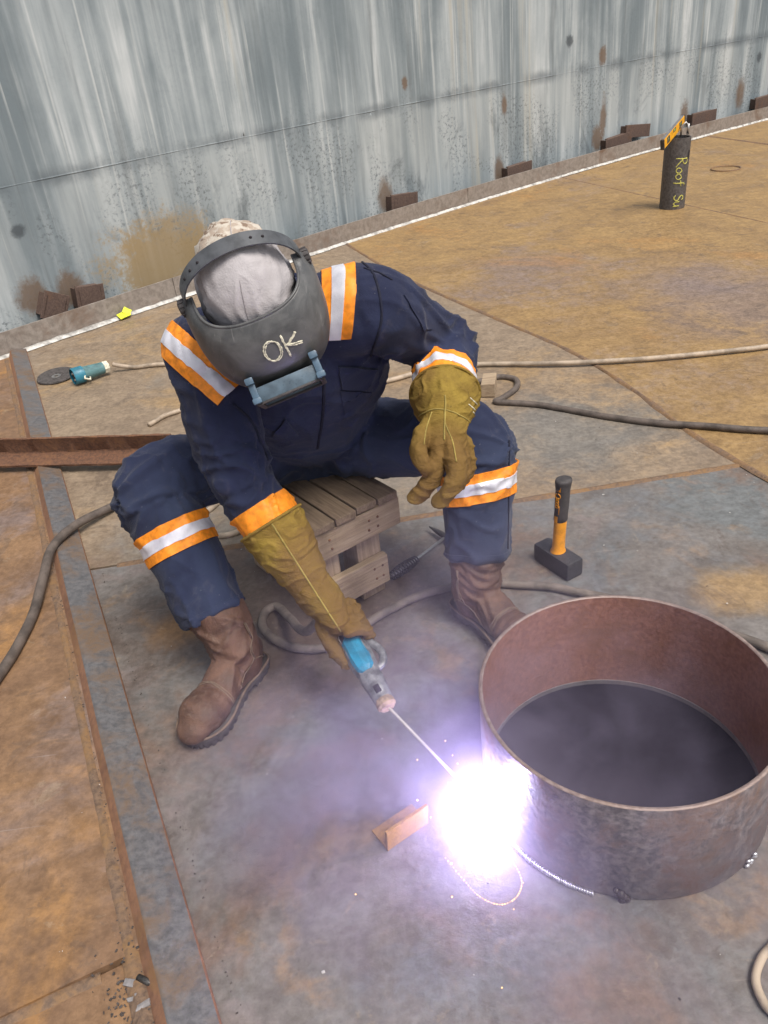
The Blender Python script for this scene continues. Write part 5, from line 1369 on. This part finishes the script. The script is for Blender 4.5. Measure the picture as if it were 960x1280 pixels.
t = NT("spark_glow"); t.n.remove(t.b)
em = t.n.new("ShaderNodeEmission"); em.inputs[0].default_value = (1.0, 0.50, 0.16, 1); em.inputs[1].default_value = 3.0
t.l.new(em.outputs[0], t.out.inputs[0]); M_SPARK = t.m
sp = spline([(0.042, 1.006, .004), (0.071, 0.949, .010), (0.096, 0.909, .014), (0.13, 0.887, .016), (0.163, 0.896, .018), (0.18, 0.927, .020), (0.17, 0.971, .020), (0.144, 1.002, .018)], 7)
parts = [ball(tuple(s), 0.0011 * random.uniform(.6, 1.25), 6, 5) for s in sp]
for k in range(40):
    a = random.uniform(0, 2 * math.pi); r = abs(random.gauss(0.05, 0.14))
    p = ARC + Vector((math.cos(a) * r, math.sin(a) * r, abs(random.gauss(0.0, 0.05)) - .02))
    if (p.xy - RING_C.xy).length < RING_R + .01 or p.z < 0.003: continue
    parts.append(ball(tuple(p), random.uniform(.0008, .0018), 6, 5))
so_ = add("sparks", join(*parts), M_SPARK, None, True, loc=tuple(ARC)); so_["kind"] = "stuff"; so_["label"] = "orange sparks scattered on the deck below the arc"

# ------------------------------------------------------------------ small litter
M_CHIP = plain("slag_pale", (0.60, 0.57, 0.54), 0.6, 0, 0.4, 90)
M_CHIPD = plain("slag_dark", (0.095, 0.078, 0.070), 0.7, 0.2, 0.4, 90)
def chip(p, s):
    Mx = Matrix.Rotation(random.uniform(0, 6.28), 3, 'Z') @ Matrix.Rotation(random.uniform(-.3, .3), 3, 'X')
    V, F = box((0, 0, 0), (s, s * random.uniform(.35, .8), s * random.uniform(.15, .4)), Mx, s * 0.06)
    return [tuple(Vector(v) * (1 + 0.2 * noise.noise((v[0] * 300, v[1] * 300, p[0] * 50))) + Vector(p)) for v in V], F
pale = []; dark = []
for k in range(230):
    x = random.uniform(-1.0, 1.6); y = 0.62 + 3.6 * random.random() ** 1.7
    if (Vector((x, y)) - RING_C.xy).length < RING_R + .012: continue
    if abs(x - bar_x(y)) < 0.07 or random.random() < .45: continue
    z = 0.010 if x < bar_x(y) else (0.006 if x > s1_x(y) else (0.0035 if y > cut4(x) else 0.001))
    (pale if random.random() < .72 else dark).append(chip((x, y, z + .001), random.uniform(.0018, .0048) * (1.5 if random.random() < .08 else 1)))
o = add("spatter_flakes", join(*pale), M_CHIP, None, False); o["kind"] = "stuff"; o["label"] = "tiny pale slag flakes scattered over the deck"
o = add("dark_flakes", join(*dark), M_CHIPD, None, False); o["kind"] = "stuff"; o["label"] = "tiny dark slag flakes scattered over the deck"
grit = []
for k in range(260):
    x = -0.545 + random.gauss(0, .032); y = 0.815 + random.gauss(0, .040)
    if x > bar_x(y) - 0.072: continue
    z = 0.010 if y > cutl(x) else 0.0
    grit.append(chip((x, y, z + .001 + random.random() * .003), random.uniform(.002, .0065)))
for y in np.arange(0.5, 2.6, 0.016):
    for q in range(2):
        yy = y + random.uniform(-.01, .01); sx = random.random()
        x = bar_x(yy) + (0.071 + abs(random.gauss(0, .006)) if sx < .4 else -0.074 - abs(random.gauss(0, .010)))
        grit.append(chip((x, yy, (.001 if sx < .4 else .011)), random.uniform(.0015, .005)))
o = add("grit", join(*grit), M_CHIPD, None, False); o["kind"] = "stuff"; o["label"] = "dark grit gathered against the angle bar"
M_SHARD = plain("pale_shard", (0.24, 0.225, 0.225), 0.6, 0, 0.3, 60)
SH = [((-0.560, 0.825, .010), .020, .6, "squarish pale slag shard, topmost of the shards by the angle bar"), ((-0.537, 0.800, .009), .016, .9, "small round pale slag shard in the middle of the heap by the angle bar"),
      ((-0.527, 0.782, .009), .026, .42, "longest pale slag shard, lowest of the heap by the angle bar"), ((-0.552, 0.795, .008), .013, .6, "smallest pale slag shard at the left of the heap by the angle bar")]
for p, s, k, lab in SH:
    V, F = box((0, 0, 0), (s, s * k, s * .35), Matrix.Rotation(random.uniform(-.6, .4), 3, 'Z') @ Matrix.Rotation(.2, 3, 'X'), s * .1)
    o = add("slag_shard", ([tuple(Vector(v) * (1 + .5 * noise.noise((v[0] * 120, v[1] * 190, p[0] * 70))) + Vector(p)) for v in V], F), M_SHARD, None, False, loc=(p[0], p[1], 0)); tag(o, lab, "slag", "pale slag shards heaped by the angle bar")
p0 = Vector((-0.545, 0.832, .012))
o = add("rod_stub", tube([p0, p0 + Vector((.034, -.018, .001))], .0062, 10), M_DKSTEEL, None, True, loc=(p0.x, p0.y, 0)); tag(o, "short dark rod stub lying among the slag shards by the angle bar", "rod stub")
